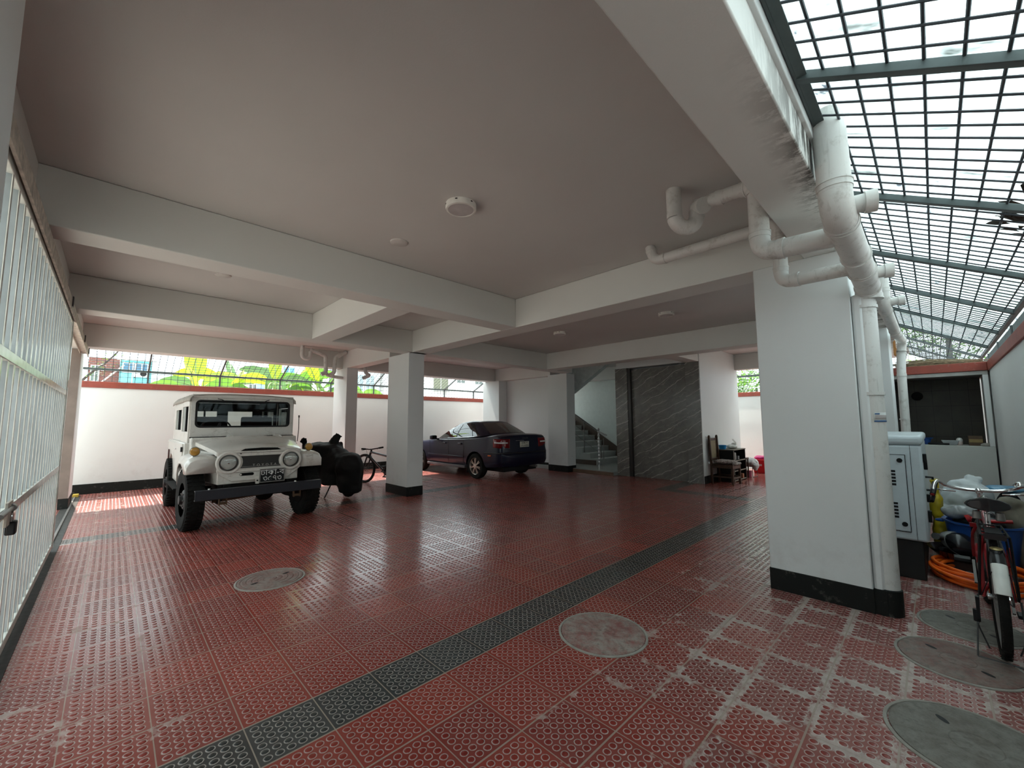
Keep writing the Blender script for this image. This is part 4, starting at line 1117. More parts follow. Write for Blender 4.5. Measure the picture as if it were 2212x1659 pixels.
# ================================================================ DARK BLUE SALOON
def saloon():
    t = thing('saloon_car', 'dark navy saloon car parked facing the back wall beyond the centre column', 'car', (7.40, 8.07, 0))
    B = NT('navy_metallic_paint'); BODY = B.pbr((0.005, 0.006, 0.022), 0.30, 0.0, None, Coat_Weight=0.25, Coat_Roughness=0.03, Specular_IOR_Level=0.3)
    st = [(-.97, .66, .47, .60, .61), (-.945, .76, .38, .655, .665), (-.915, .80, .335, .675, .685), (-.885, .80, .33, .99, 1.01), (-.86, .815, .32, 1.05, 1.085), (-.80, .83, .31, 1.075, 1.115), (-.6, .85, .29, 1.07, 1.12), (-.36, .858, .27, 1.05, 1.105),
          (0, .862, .25, 1.02, 1.06), (.5, .862, .25, .995, 1.01), (1.0, .862, .25, .975, .98), (1.6, .862, .25, .95, .96), (1.95, .858, .25, .93, .945), (2.2, .855, .25, .90, .93), (2.6, .845, .255, .865, .90), (3.0, .825, .26, .81, .845), (3.3, .78, .28, .74, .77), (3.46, .70, .31, .66, .69), (3.54, .60, .36, .56, .58)]
    rings = []
    for (y, w, zb, ze, zt) in st:
        half = [(0, zb), (w*.70, zb), (w*.93, zb+.03), (w*.985, zb+.10), (w, .45+.0*zb if ze > .6 else (zb+ze)/2), (w*1.0, min(.60, ze-.02)), (w*.995, min(.70, ze-.015)), (w*.98, min(.82, ze-.01)), (w*.955, ze-.03 if ze > .8 else ze-.005), (w*.90, ze), (w*.60, (ze+zt*2)/3), (0, zt)]
        r_ = [(x, y, z) for x, z in half] + [(-x, y, z) for x, z in half[-2:0:-1]]
        rings.append(r_)
    body = MB().loft(rings).build('body', BODY, t, angle=45)
    cut = MB()
    for wy in (0.0, 2.56):
        for s in (-1, 1): cut.cyl((s*0.60, wy, 0.315), (s*0.95, wy, 0.315), 0.362, 40)
    co = cut.build('arch_cut', BODY, None, smooth=False); co.parent = t
    bpy.context.view_layer.update()
    bo = body.modifiers.new('arches', 'BOOLEAN'); bo.operation = 'DIFFERENCE'; bo.object = co; bo.solver = 'EXACT'
    bake(body); bpy.data.objects.remove(co)
    body.data.shade_smooth(); body.data.set_sharp_from_angle(angle=math.radians(40))
    # greenhouse
    bot = [(0, 2.12, .945), (.45, 2.02, .945), (.72, 1.80, .95), (.765, 1.3, .965), (.775, .8, .985), (.775, .3, 1.01), (.765, 0.0, 1.035), (.745, -.20, 1.06), (.66, -.33, 1.085), (.35, -.39, 1.10), (0, -.41, 1.105)]
    top = [(0, 1.22, 1.365), (.30, 1.19, 1.362), (.50, 1.10, 1.35), (.545, .95, 1.378), (.555, .75, 1.395), (.553, .50, 1.405), (.545, .38, 1.402), (.53, .28, 1.395), (.47, .24, 1.392), (.26, .22, 1.40), (0, .21, 1.403)]
    def full(l): return l + [(-x, y, z) for x, y, z in l[-2:0:-1]]
    def mix(a, b, k, bul=0.02):
        e = bul*4*k*(1-k); return (a[0]*(1-k)+b[0]*k + (e if a[0] > .1 else (-e if a[0] < -.1 else 0)), a[1]*(1-k)+b[1]*k, a[2]*(1-k)+b[2]*k + e*.4)
    fb, ft = full(bot), full(top)
    rg = [[mix(a, b, k) for a, b in zip(fb, ft)] for k in (0, .25, .5, .75, 1)]
    cx, cy = 0, .72
    rg.append([(x*.8, cy+(y-cy)*.8, z+.028) for x, y, z in ft]); rg.append([(x*.4, cy+(y-cy)*.4, 1.437) for x, y, z in ft])
    MB().loft(rg).build('cabin', BODY, t, angle=40)
    # windows lie on the cabin surface
    def surf(s, i0, f, k, off=0.006):
        i = int(i0); g = i0-i
        a = mix(bot[i], top[i], k); b = mix(bot[min(i+1, 10)], top[min(i+1, 10)], k)
        p = Vector(a)*(1-g)+Vector(b)*g
        c = Vector((0, p.y*0.8+.12, 1.0)); d = (p-c); d.normalize()
        p = p+d*off; return (s*p.x, p.y, p.z)
    def window(nm, s, i0, i1, k0=.06, k1=.90, mat=M_TINTED, j0=None, j1=None, n=6):
        def fn(u, v):
            lo = i0+(i1-i0)*u; hi = (j0 if j0 is not None else i0)+((j1 if j1 is not None else i1)-(j0 if j0 is not None else i0))*u
            return surf(s, lo+(hi-lo)*v, 0, k0+(k1-k0)*v)
        return MB().grid(fn, n, 5).build(nm, mat, t, angle=60)
    G = NT('reflective_dark_glass'); GM = G.pbr((0.008, 0.010, 0.010), 0.03, 0, None, Specular_IOR_Level=1.0)
    for s in (-1, 1):
        window('front_door_glass', s, 2.10, 3.75, mat=GM, k1=.93); window('rear_door_glass', s, 3.88, 5.35, mat=GM, k1=.93); window('quarter_glass', s, 5.47, 6.45, k1=.88, mat=GM, j1=5.9)
        m = MB(); m.tube([surf(s, i, 0, 0.035, 0.008) for i in [2.05+4.5*k/24 for k in range(25)]], 0.006, 6); m.build('chrome_window_trim', M_CHROME, t)
    def span(nm, i0, i1, k0, k1):
        def fn(u, v):
            q = -1+2*u; i = i0+(i1-i0)*(1-abs(q)) if i1 > i0 else i0-(i0-i1)*(1-abs(q))
            p = surf(1 if q >= 0 else -1, min(9.999, max(0, i)), 0, k0+(k1-k0)*v, 0.006); return p
        return MB().grid(fn, 20, 5).build(nm, GM, t, angle=60)
    span('rear_window', 8.22, 10.0, .07, .93)
    span('windscreen', 1.75, 0.0, .05, .93)
    # bumper strip, door mouldings and seams
    RB = plain('dark_bumper_plastic', (0.014, 0.014, 0.017), 0.55)
    m = MB(); m.tube([(s_*x, y, z) for s_, x, y, z in ((-1, .862, -.36, .655), (-1, .85, -.60, .66), (-1, .82, -.88, .665), (-1, .70, -.965, .66), (1, .70, -.965, .66), (1, .82, -.88, .665), (1, .85, -.60, .66), (1, .862, -.36, .655))], 0.016, 8); m.build('bumper_strip', RB, t)
    for s in (-1, 1):
        MB().box(*sorted((s*.858, s*.876)), .45, 2.10, .50, .535).build('door_moulding', BODY, t, bevel=0.006)
        MB().box(*sorted((s*.80, s*.868)), .40, 2.14, .235, .30).build('sill', plain('dusty_sill', (0.10, 0.10, 0.11), 0.5), t, bevel=0.01)
        for y in (0.46, 1.12, 2.02): MB().box(*sorted((s*.8625, s*.8665)), y-.003, y+.003, .30, .95).build('door_seam', M_BLACKPL, t)
        for y in (0.55, 1.25): MB().box(*sorted((s*.846, s*.875)), y, y+.15, .835, .865).build('door_handle', BODY, t, bevel=0.008)
        MB().box(*sorted((s*.852, s*.868)), -.62, -.50, .585, .615).build('side_marker', plain('orange_marker', (0.75, 0.16, 0.02), 0.3), t, bevel=0.004)
        # tail lamp wrapping the corner
        def tl_(u, v, s=s):
            z = .80+.20*v
            pth = [(.50, -.894), (.66, -.892), (.765, -.885), (.815, -.855), (.842, -.78), (.850, -.68)]
            q = u*5; i = min(4, int(q)); g = q-i
            x = pth[i][0]*(1-g)+pth[i+1][0]*g; y = pth[i][1]*(1-g)+pth[i+1][1]*g
            tl2 = (v-.5)*.04
            return (s*(x+.008-(.012 if v > .8 else 0)), y-.008+.02*max(0, v-.6), z-.03*(1-u)*(1-v))
        RED = plain('red_tail_lens', (0.17, 0.004, 0.006), 0.08)
        lo = MB().grid(tl_, 15, 6).build('tail_lamp', RED, t, solid=0.008)
        def tc_(u, v, s=s):
            a = tl_(.08+.84*u, .50+.16*v); return (a[0]+s*.006, a[1]-.007, a[2])
        MB().grid(tc_, 12, 1).build('clear_band', plain('clear_lens_band', (0.75, 0.72, 0.72), 0.08), lo, solid=0.003)
        mr = MB().box(*sorted((s*.86, s*1.04)), 1.66, 1.78, .93, 1.05).build('door_mirror', BODY, t, bevel=0.035, segs=3)
        MB().box(*sorted((s*.78, s*.88)), 1.68, 1.76, .93, .96).build('mirror_arm', M_BLACKPL, mr)
        MB().box(*sorted((s*.875, s*1.025)), 1.652, 1.659, .945, 1.035).build('mirror_glass', GM, mr)
    # boot lid seam, plate, lettering
    MB().tube([(-.60, -.905, .70), (-.56, -.905, .71), (.56, -.905, .71), (.60, -.905, .70)], 0.003, 5).build('boot_seam', M_BLACKPL, t)
    MB().box(-.30, -.02, -.905, -.892, .945, .957).build('boot_handle_chrome', M_CHROME, t, bevel=0.003)
    pt = MB().box(-.16, .16, -.906, -.898, .785, .925).build('number_plate', plain('cream_plate', (0.62, 0.60, 0.50), 0.5), t, bevel=0.003)
    text_mesh('plate_text', 'ঢাকা-গ', 0.075, M_BLACKPL, pt, (0, -.9075, .888), (PI/2, 0, 0), 0.001)
    text_mesh('plate_text', '১৭-০৪৪৯', 0.075, M_BLACKPL, pt, (0, -.9075, .822), (PI/2, 0, 0), 0.001)
    text_mesh('boot_lettering', 'VOLVO', 0.034, M_STEEL, t, (0.03, -.902, 1.005), (PI/2, 0, 0), 0.003, spacing=2.2)
    # wheels
    RIM = plain('silver_alloy', (0.50, 0.46, 0.40), 0.35, 0.7)
    def wheel(x, y, s):
        w = MB().lathe([(0.205, -.09), (0.255, -.098), (0.295, -.088), (0.312, -.06), (0.315, 0), (0.312, .06), (0.295, .088), (0.255, .098), (0.205, .09)], (0, 0, 0), 'x', 48, cap=False)
        o = w.build('wheel', M_RUBBER, t, loc=(x, y, 0.315))
        MB().lathe([(0.207, s*.088), (0.195, s*.075), (0.19, s*.0)], (0, 0, 0), 'x', 40, cap=False).build('rim', RIM, o)
        MB().lathe([(0.19, s*.02), (0.0001, s*.02)], (0, 0, 0), 'x', 32, cap=False).build('brake_disc', M_BLACKPL, o)
        m = MB()
        for k in range(14):
            a = 2*PI*(k+.25*(1 if k % 2 else -1))/14
            m.bar((s*.078, .05*math.cos(a), .05*math.sin(a)), (s*.070, .197*math.cos(a), .197*math.sin(a)), 0.016, 0.016, (1, 0, 0))
        m.lathe([(0.06, s*.06), (0.058, s*.088), (0.03, s*.092), (0.0001, s*.093)], (0, 0, 0), 'x', 24, cap=False)
        m.build('spokes', RIM, o)
    for x, s in ((-.765, -1), (.765, 1)): wheel(x, 0, s); wheel(x, 2.56, s)
    for s in (-1, 1):
        MB().box(*sorted((s*.62, s*.84)), .33, .345, .13, .30).build('mud_flap', M_BLACKPL, t)
    MB().box(-.58, .58, -.75, 3.2, .20, .30).build('underbody', M_BLACKPL, t)
    MB().cyl((.35, -.98, .30), (.35, -.6, .30), 0.03, 12).build('exhaust', M_STEEL, t)
saloon()

# ================================================================ MOTORCYCLE UNDER A BLACK COVER
M_COVER = plain('black_nylon_cover', (0.006, 0.006, 0.006), 0.7, 0, 0.1, 9, 0, Specular_IOR_Level=0.25)
mc = thing('covered_motorcycle', 'motorcycle under a black fabric cover, tail towards the camera beside the off-roader', 'motorcycle', (3.15, 8.2, 0))
def ring_pts(c, rx, ry, z, n=10): return [(c[0]+rx*math.cos(2*PI*k/n), c[1]+ry*math.sin(2*PI*k/n), z) for k in range(n)]
parts = [
    ring_pts((0.13, -0.45), .20, .22, .12) + ring_pts((0.12, -0.42), .25, .30, .58) + ring_pts((0.11, -0.32), .22, .28, .78) + ring_pts((0.09, -0.22), .10, .22, .84),           # tail box and seat
    ellip((0.12, -0.38, 0.27), (0.09, 0.30, 0.27)),                                                                                            # rear wheel
    ring_pts((0.06, -0.15), .30, .25, .25) + ring_pts((0.02, 0.30), .24, .25, .93) + ring_pts((-0.05, 0.50), .26, .2, .35),                # seat to tank
    ring_pts((-0.02, 0.25), .17, .22, .98) + ring_pts((-0.10, 0.55), .28, .12, 1.0) + ring_pts((-0.10, 0.55), .30, .15, .45),
    [(-0.45, 0.42, 0.98), (0.22, 0.20, 1.02), (-0.45, 0.50, .55), (0.27, 0.30, .45), (-0.1, 0.7, 1.02), (-0.1, 0.0, 0.94), (-0.42, .60, 1.0), (.24, .42, .97), (-.3, .1, .3), (.2, 0, .3)],
    [(-0.06, 0.15, 0.98), (0.06, 0.12, 1.21), (0.17, 0.08, 1.15), (0.10, 0.10, 1.0), (0.10, 0.20, .97), (0.08, 0.16, 1.22), (-0.08, 0.25, .98)],
    [(-0.52, 0.42, 1.03), (-0.48, 0.40, 1.13), (-0.40, 0.36, 1.12), (-0.38, 0.42, 1.0), (-0.45, 0.48, 1.1), (-0.42, .5, 1.0)],
    ellip((-0.16, 0.98, 0.30), (0.11, 0.31, 0.30)),
    ring_pts((-0.12, 0.70), .20, .25, .35) + ring_pts((-0.12, 0.65), .18, .2, .95) + ring_pts((-0.16, 0.98), .10, .22, .5),
]
parts.append(ring_pts((0.10, -0.35), .14, .25, .76) + ring_pts((0.0, 0.25), .17, .22, .96) + ring_pts((0.04, 0.0), .28, .2, .4))
blob('cover', M_COVER, parts, mc, voxel=0.022, smooth=5, wrinkle=0.016, wscale=5, seed=3, pin_z=0.003)
MB().tube([(-0.05, -0.05, 0.28), (-0.22, -0.15, 0.01)], 0.012, 8).build('side_stand', M_DARKSTEEL, mc)

# ================================================================ BICYCLES
def bicycle(name, label, loc, rz, frame_mat, style):
    t = thing(name, label, 'bicycle', loc, rz)
    R, L = 0.335, 1.06
    A = Vector((0, 0, R)); F = Vector((L, 0, R)); BB = Vector((0.43, 0, 0.29))
    road = style == 'roadster'
    HT = Vector((0.86, 0, 0.80 if road else 0.74)); HB = Vector((0.91, 0, 0.62 if road else 0.62)); ST = Vector((0.26, 0, 0.72 if road else 0.66))
    tw = 0.022 if road else 0.026
    def wheel(nm, c, steer=0):
        w = MB().lathe([(R-.045, -tw*.7), (R-.02, -tw), (R-.004, -tw*.6), (R, 0), (R-.004, tw*.6), (R-.02, tw), (R-.045, tw*.7)], (0, 0, 0), 'y', 56, cap=False)
        for k in range(52):
            a = 2*PI*k/52; er = Vector((math.cos(a), 0, math.sin(a))); et = Vector((-math.sin(a), 0, math.cos(a)))
            for sy in (-1, 1): w.obox(er*(R-.002)+Vector((0, sy*tw*.42, 0)), et*.006+Vector((0, sy*.004, 0)), Vector((0, tw*.34, 0)), er*.003)
        o = w.build(nm, M_RUBBER, t, loc=c, rot=(0, 0, steer))
        MB().lathe([(R-.046, -.013), (R-.058, -.011), (R-.058, .011), (R-.046, .013)], (0, 0, 0), 'y', 48, cap=False).build('rim', M_STEEL if road else M_DARKSTEEL, o)
        m = MB(); rr = random.Random(3)
        for k in range(32):
            a = 2*PI*k/32; sd = 0.022 if k % 2 else -0.022; b = a+(0.5 if k % 4 < 2 else -0.5)
            m.tube([(.02*math.cos(b), sd, .02*math.sin(b)), ((R-.055)*math.cos(a), 0, (R-.055)*math.sin(a))], 0.0014, 4, cap=False)
        m.build('spokes', M_STEEL, o)
        MB().cyl((0, -.045, 0), (0, .045, 0), 0.018, 14).build('hub', M_CHROME if road else M_DARKSTEEL, o)
        return o
    steer = 0.10 if road else 0.0
    wheel('rear_wheel', A); wheel('front_wheel', F, steer)
    fr_r = 0.016 if road else 0.02
    m = MB()
    m.tube([BB, HB], fr_r*1.15, 12); m.tube([BB, ST], fr_r, 12); m.tube([ST-Vector((0, 0, .03)), HT-Vector((0, 0, .02))], fr_r*(1.0 if road else 1.2), 12); m.tube([HB-(HT-HB)*.15, HT+(HT-HB)*.1], fr_r*1.15, 14)
    for s in (-1, 1):
        m.tube([BB+Vector((-.02, s*.025, 0)), (0.2, s*.05, .30), (0, s*.062, R)], 0.010, 8)
        m.tube([ST+Vector((0, s*.022, -.02)), (0.14, s*.05, ST.z-.16), (0, s*.062, R)], 0.0095, 8)
    m.cyl(BB+Vector((0, -.04, 0)), BB+Vector((0, .04, 0)), 0.022, 14)
    m.build('frame', frame_mat, t)
    m = MB()
    top = HB-(HT-HB)*.12
    for s in (-1, 1):
        if road: m.tube(smooth_path([top+Vector((.005, s*.03, .0)), top+Vector((.015, s*.052, -.06)), (F.x-.04, s*.055, R+.12), (F.x, s*.055, R)], 4), 0.010, 8)
        else: m.tube([top+Vector((.01, s*.06, .02)), (F.x-.012, s*.062, R+.0)], 0.017, 10)
    m.bar(top+Vector((.005, -.065, .005)), top+Vector((.005, .065, .005)), .03, .03)
    m.build('fork', frame_mat if road else M_BLACKPL, t)
    # stem and handlebar
    sm = HT+(HT-HB)*.35
    MB().cyl(HT, sm, 0.014, 12).build('stem', M_CHROME if road else M_BLACKPL, t)
    cs, sn = math.cos(steer), math.sin(steer)
    def hb(p):
        x, y, z = p; return (sm.x + x*cs - y*sn, x*sn+y*cs, sm.z+z)
    if road:
        P = [hb(p) for p in [(-.17, .265, -.005), (-.12, .25, .055), (-.05, .22, .075), (.03, .17, .035), (.045, .09, .015), (.04, 0, .012), (.045, -.09, .015), (.03, -.17, .035), (-.05, -.22, .075), (-.12, -.25, .055), (-.17, -.265, -.005)]]
        h = MB().tube(smooth_path(P, 5), 0.0115, 12); h.cyl(hb((0, 0, 0)), hb((.04, 0, .012)), .018, 12)
        ho = h.build('handlebar', M_CHROME, t)
        for s in (-1, 1):
            g = MB().tube([hb((-.09, s*.242, .062)), hb((-.185, s*.270, -.016))], 0.0175, 8).build('grip', M_BLACKPL, ho)
            MB().cyl(hb((-.185, s*.270, -.016)), hb((-.188, s*.271, -.019)), .013, 8).build('grip_end', plain('red_grip_end', (0.35, 0.02, 0.02), 0.4), g)
            lv = smooth_path([hb((.03, s*.12, -.005)), hb((.02, s*.20, .0)), hb((-.05, s*.245, .01)), hb((-.14, s*.262, -.035))], 4)
            MB().tube(lv, 0.006, 8).build('brake_lever', M_CHROME, ho)
            MB().tube([lv[-1], Vector(lv[-1])+Vector((-.05, s*.01, -.035))], 0.013, 8).build('lever_sleeve', M_BLACKPL, ho)
        MB().lathe([(0.0001, .035), (.022, .030), (.033, .012), (.034, 0), (.0001, -.004)], hb((0.0, -.205, .065)), 'z', 20).build('bell', M_CHROME, ho)
    else:
        P = [hb(p) for p in [(-.03, .31, .03), (.0, .12, .012), (.05, .05, .0), (.05, -.05, .0), (.0, -.12, .012), (-.03, -.31, .03)]]
        h = MB().tube(smooth_path(P, 4), 0.014, 10); h.cyl(hb((0, 0, -.01)), hb((.05, 0, 0)), .016, 10)
        ho = h.build('handlebar', M_BLACKPL, t)
        for s in (-1, 1):
            MB().tube([hb((-.015, s*.20, .02)), hb((-.03, s*.32, .032))], 0.020, 8).build('grip', M_RUBBER, ho)
            MB().tube([hb((.01, s*.17, .01)), hb((.07, s*.24, -.015))], 0.006, 6).build('brake_lever', M_DARKSTEEL, ho)
            MB().tube(smooth_path([hb((.02, s*.15, .01)), hb((.10, s*.06, -.03)), (HB.x+.06, 0, HB.z-.06)], 4), 0.003, 5).build('cable', M_BLACKPL, ho)
    # saddle
    sz = 0.86 if road else 0.83
    sx = ST.x-(.02 if road else .05)
    MB().cyl(ST-Vector((0, 0, .02)), (sx+.02, 0, sz-.05), 0.013, 12).build('seat_post', M_CHROME if road else M_BLACKPL, t)
    rings = []
    for k in range(13):
        u = k/12; x = sx-.15+.29*u
        w = (.085 if road else .075)*(1-u)**.55+.020
        if u < .08: w *= .85
        zt = sz+.012*math.cos(u*PI*1.4)
        rings.append([(x, w*math.cos(a), zt+(0.045 if math.sin(a) > 0 else 0.035)*math.sin(a)) for a in [2*PI*j/16 for j in range(16)]])
    MB().loft(rings).build('saddle', M_GLOSSBLK if road else M_BLACKPL, t, angle=70)
    if road:
        m = MB()
        for s in (-1, 1): m.lathe([(.018, 0), (.022, .005), (.018, .05)], (sx-.09, s*.05, sz-.085), 'z', 12); m.tube([(sx-.09, s*.05, sz-.07), (sx+.1, s*.02, sz-.06)], .004, 6)
        m.build('saddle_springs', M_STEEL, t)
    # crank, chainwheel, pedals
    m = MB().lathe([(.085, -.003), (.092, 0), (.085, .003)], BB+Vector((0, -.055, 0)), 'y', 32)
    m.build('chainwheel', M_DARKSTEEL, t)
    ca = 0.9 if road else 2.2
    for s in (-1, 1):
        d = Vector((math.cos(ca), 0, math.sin(ca)))*(.165*s); e = BB+Vector((0, s*.075, 0))
        cr = MB().bar(e, e+d, .014, .022).build('crank', M_STEEL if road else M_BLACKPL, t)
        MB().box(e.x+d.x-.045, e.x+d.x+.045, *sorted((e.y+s*.012, e.y+s*.095)), e.z+d.z-.011, e.z+d.z+.011).build('pedal', M_BLACKPL, cr, bevel=.004)
    m = MB()
    for dz in (.088, -.088): m.tube([(BB.x, -.055, BB.z+dz), (0, -.055, R+dz*.42)], .004, 5)
    m.lathe([(.036, -.003), (.038, 0), (.036, .003)], A+Vector((0, -.055, 0)), 'y', 20)
    m.build('chain', M_DARKSTEEL, t)
    # mudguards
    def guard(nm, c, a0, a1, w, rr_, mat, off=0.0):
        def fn(u, v):
            a = a0+(a1-a0)*v; q = -1+2*u; r = rr_+off-.010*q*q-(.006 if abs(q) > .95 else 0)
            return (c.x+r*math.cos(a), q*w, c.z+r*math.sin(a))
        return MB().grid(fn, 8, 36).build(nm, mat, t, angle=60, solid=.0015)
    if road:
        g = guard('rear_mudguard', A, math.radians(50), math.radians(161), .031, R+.030, M_GLOSSBLK)
        w = guard('white_mudguard_patch', A, math.radians(134), math.radians(161.5), .0325, R+.030, plain('white_guard_paint', (0.72, 0.74, 0.70), 0.3), .0025); w.parent = g
        bd = MB().lathe([(0.0001, .004), (.02, .003), (.024, 0)], (0, 0, 0), 'z', 20).build('badge', plain('gold_badge', (0.35, 0.27, 0.12), 0.3, 0.6), g)
        ab = math.radians(117); bd.location = (A.x+(R+.033)*math.cos(ab), 0, A.z+(R+.033)*math.sin(ab)); bd.rotation_euler = (0, -(ab-PI/2), 0); bd.scale = (.7, 1.1, 1)
        guard('front_mudguard', F, math.radians(40), math.radians(200), .030, R+.028, M_GLOSSBLK)
        for s in (-1, 1):
            MB().tube([(0, s*.07, R), (A.x+(R+.03)*math.cos(2.5), s*.033, A.z+(R+.03)*math.sin(2.5))], .0025, 5).build('guard_stay', M_BLACKPL, g)
        # carrier
        zr = 0.735; m = MB()
        m.tube([(.20, -.050, zr), (-.16, -.055, zr), (-.18, -.045, zr), (-.18, .045, zr), (-.16, .055, zr), (.20, .050, zr)], .006, 8)
        for s in (-1, 1):
            m.tube([(-.16, s*.057, zr), (-.10, s*.068, .55), (0, s*.078, R)], .006, 8); m.tube([(.05, s*.052, zr), (0, s*.078, R)], .005, 8); m.tube([(-.13, s*.062, zr-.03), (-.02, s*.08, R+.02)], .005, 8)
            m.tube([(.20, s*.025, zr+.002), (-.175, s*.025, zr+.002)], .004, 6)
        for x in (-.17, -.06, .06, .19): m.tube([(x, -.05, zr), (x, .05, zr)], .005, 6)
        m.box(-.15, .05, -.035, .035, zr+.006, zr+.012)
        ro = m.build('rear_carrier', M_BLACKPL, t)
        MB().box(-.186, -.178, -.045, .045, zr-.02, zr+.012).build('carrier_end_plate', M_GLOSSBLK, ro)
        for s in (-1, 1):
            MB().tube([(0.10+.048*math.cos(a), s*.066, .565+.055*math.sin(a)) for a in [2*PI*k/20 for k in range(20)]], .008, 8, closed=True).build('red_loop', frame_mat, t)
        # prop stand: legs and a ground bar
        m = MB()
        for s in (-1, 1):
            m.tube([(0, s*.085, R), (-.02, s*.09, .20), (-.05, s*.10, .17)], .005, 6)
            m.tube([(-.05, s*.10, .17), (-.14, s*.115, .012)], .004, 6); m.tube([(-.05, s*.10, .17), (-.02, s*.06, .03)], .004, 6)
        m.tube([(-.14, -.115, .008), (-.14, .115, .008)], .006, 6)
        m.build('rear_stand', M_DARKSTEEL, t)
        MB().lathe([(.0001, -.012), (.016, -.010), (.016, .06), (.0001, .065)], (-.03, .10, .19), 'z', 10).box(-.05, -.02, .085, .10, .20, .33).build('gear_guard', M_BLACKPL, t)
    else:
        g = guard('rear_mudguard', A, math.radians(70), math.radians(150), .026, R+.05, M_BLACKPL)
        MB().tube([(0.10, 0.06, .30), (0.02, .18, .012)], .009, 8).build('kick_stand', M_BLACKPL, t)
    return t
RED = plain('dark_red_bicycle_paint', (0.28, 0.010, 0.014), 0.22, 0.1)
bicycle('roadster_bicycle', 'red and black roadster bicycle with chrome handlebar, back wheel towards the camera', (3.94, -0.20, 0), 0.0, RED, 'roadster')
ba = math.atan2(9.43-8.42, 4.33-4.64)
bicycle('mountain_bicycle', 'black mountain bicycle half hidden by the centre column', (4.64, 8.42, 0), ba, M_GLOSSBLK, 'mtb')

# ================================================================ GENERATOR AND THE PILE IN THE LANE
gn = thing('generator', 'pale grey boxed diesel generator behind the big pillar', 'generator', (5.2, 0.10, 0))
GP = plain('pale_blue_grey_enamel', (0.56, 0.62, 0.65), 0.4, 0, 0.03, 5, 0.3)
MB().box(0.0, 1.75, 0.0, 0.88, 0.34, 1.19).build('cabinet', GP, gn, bevel=0.02)
MB().box(-0.012, 1.765, -0.012, 0.892, 1.192, 1.275).build('lid', GP, gn, bevel=0.03, segs=3)
MB().box(0.03, 1.72, 0.04, 0.84, 0.0, 0.338).build('base', plain('black_generator_base', (0.008, 0.008, 0.008), 0.6), gn, bevel=0.01)
dr = MB().box(-0.008, -0.0005, 0.115, 0.70, 0.42, 1.10).build('service_door', GP, gn, bevel=0.003)
for y in (0.075, 0.74): MB().box(-0.003, -0.0005, y, y+0.003, 0.35, 1.19).build('panel_seam', M_BLACKPL, gn)
for z in (0.416, 1.102): MB().box(-0.0095, -0.004, 0.112, 0.703, z-.003, z+.001).build('door_gap', M_BLACKPL, gn)
for y in (0.112, 0.70): MB().box(-0.0095, -0.004, y-.002, y+.002, 0.416, 1.102).build('door_gap', M_BLACKPL, gn)
for z in (0.48, 1.05): MB().cyl((-0.016, 0.15, z), (-0.008, 0.15, z), 0.020, 20).build('door_lock', M_BLACKPL, dr)
for z0 in (0.53, 0.82):
    for k in range(5):
        MB().box(-0.0105, -0.006, 0.185, 0.36, z0+0.030*k, z0+0.030*k+0.019).build('vent_slot', M_BLACKPL, dr)
for x, z0, z1 in ((0.10, 1.03, 1.11), (0.20, 0.96, 1.05), (0.25, 0.66, 0.73), (0.12, 0.50, 0.60)):
    MB().box(x, x+0.05, -0.026, -0.0005, z0, z1).build('side_hinge', M_BLACKPL, gn, bevel=.004)
for z in (0.88, 0.76): MB().tube([(0.35, -0.001, z), (0.35, -0.05, z), (0.35, -0.05, z-.02)], 0.010, 8).build('side_latch', M_BLACKPL, gn)

# orange hose coil
def hose():
    pts = []; turns = 7; rr = random.Random(5)
    for k in range(turns*28):
        a = 2*PI*k/28; turn = k/28
        r = 0.30+0.035*math.sin(turn*2.4)+0.012*math.sin(a*2+turn)
        z = 0.017+0.012*turn+0.018*(0.5+0.5*math.sin(a*1.0+turn*1.9))*min(turn, 3)*0.5
        pts.append((1.15*r*math.cos(a)+0.01*math.sin(turn*3), r*math.sin(a)+0.015*math.cos(turn*2.3), z))
    P = pts+[(0.36, 0.10, 0.05), (0.30, 0.20, 0.02)]
    o = MB().tube(P, 0.0145, 10).build('hose_coil', plain('bright_orange_hose', (0.95, 0.15, 0.012), 0.4), loc=(5.59, -0.22, 0), angle=70)
    tag(o, 'coil of bright orange hose lying on the lane floor', 'hose')
hose()
# silver foil scrap in the coil
tag(blob('crumpled_foil', plain('crumpled_foil', (0.45, 0.46, 0.45), 0.3, 0.7), [ellip((0, 0, .02), (.11, .06, .02))], None, .008, 1, .012, 18, 4, loc=(5.60, -0.14, 0.003), pin_z=0.001), 'crumpled silver foil inside the orange hose coil', 'foil')
# wide dark tray with pan lids on it
tray = MB().lathe([(0.0001, 0.10), (0.17, 0.10), (0.22, 0.13), (0.27, 0.175), (0.275, 0.178), (0.268, 0.170), (0.215, 0.118), (0.17, 0.09), (0.0001, 0.09)], n=48, cap=False)
o = tray.build('wide_pan', plain('dark_purple_enamel', (0.035, 0.022, 0.026), 0.12, 0.3), loc=(5.93, -0.13, 0)); 
tag(o, 'wide shallow dark metal pan standing on a block behind the hose', 'pan')
tag(MB().box(-0.14, 0.14, -0.16, 0.16, 0.0, 0.088).build('wooden_block', plain('dark_brown_block', (0.05, 0.028, 0.024), 0.6), bevel=.006, loc=(5.93, -0.13, 0)), 'dark brown block under the wide shallow pan', 'block')
def lid(name, r, label, mat, loc, rot):
    t = thing(name, label, name.split('_')[-1], loc, 0); t.rotation_euler = rot
    MB().lathe([(r, 0), (r*.96, .03), (r*.80, .065), (r*.5, .09), (0.0001, .10), (0.0001, .097), (r*.5, .086), (r*.79, .061), (r*.95, .027), (r*.985, 0)], n=44, cap=False).build('bowl', mat, t)
    MB().tube([(r*.99*math.cos(a), r*.99*math.sin(a), 0) for a in [2*PI*k/44 for k in range(44)]], .004, 6, closed=True).build('rim', M_STEEL, t)
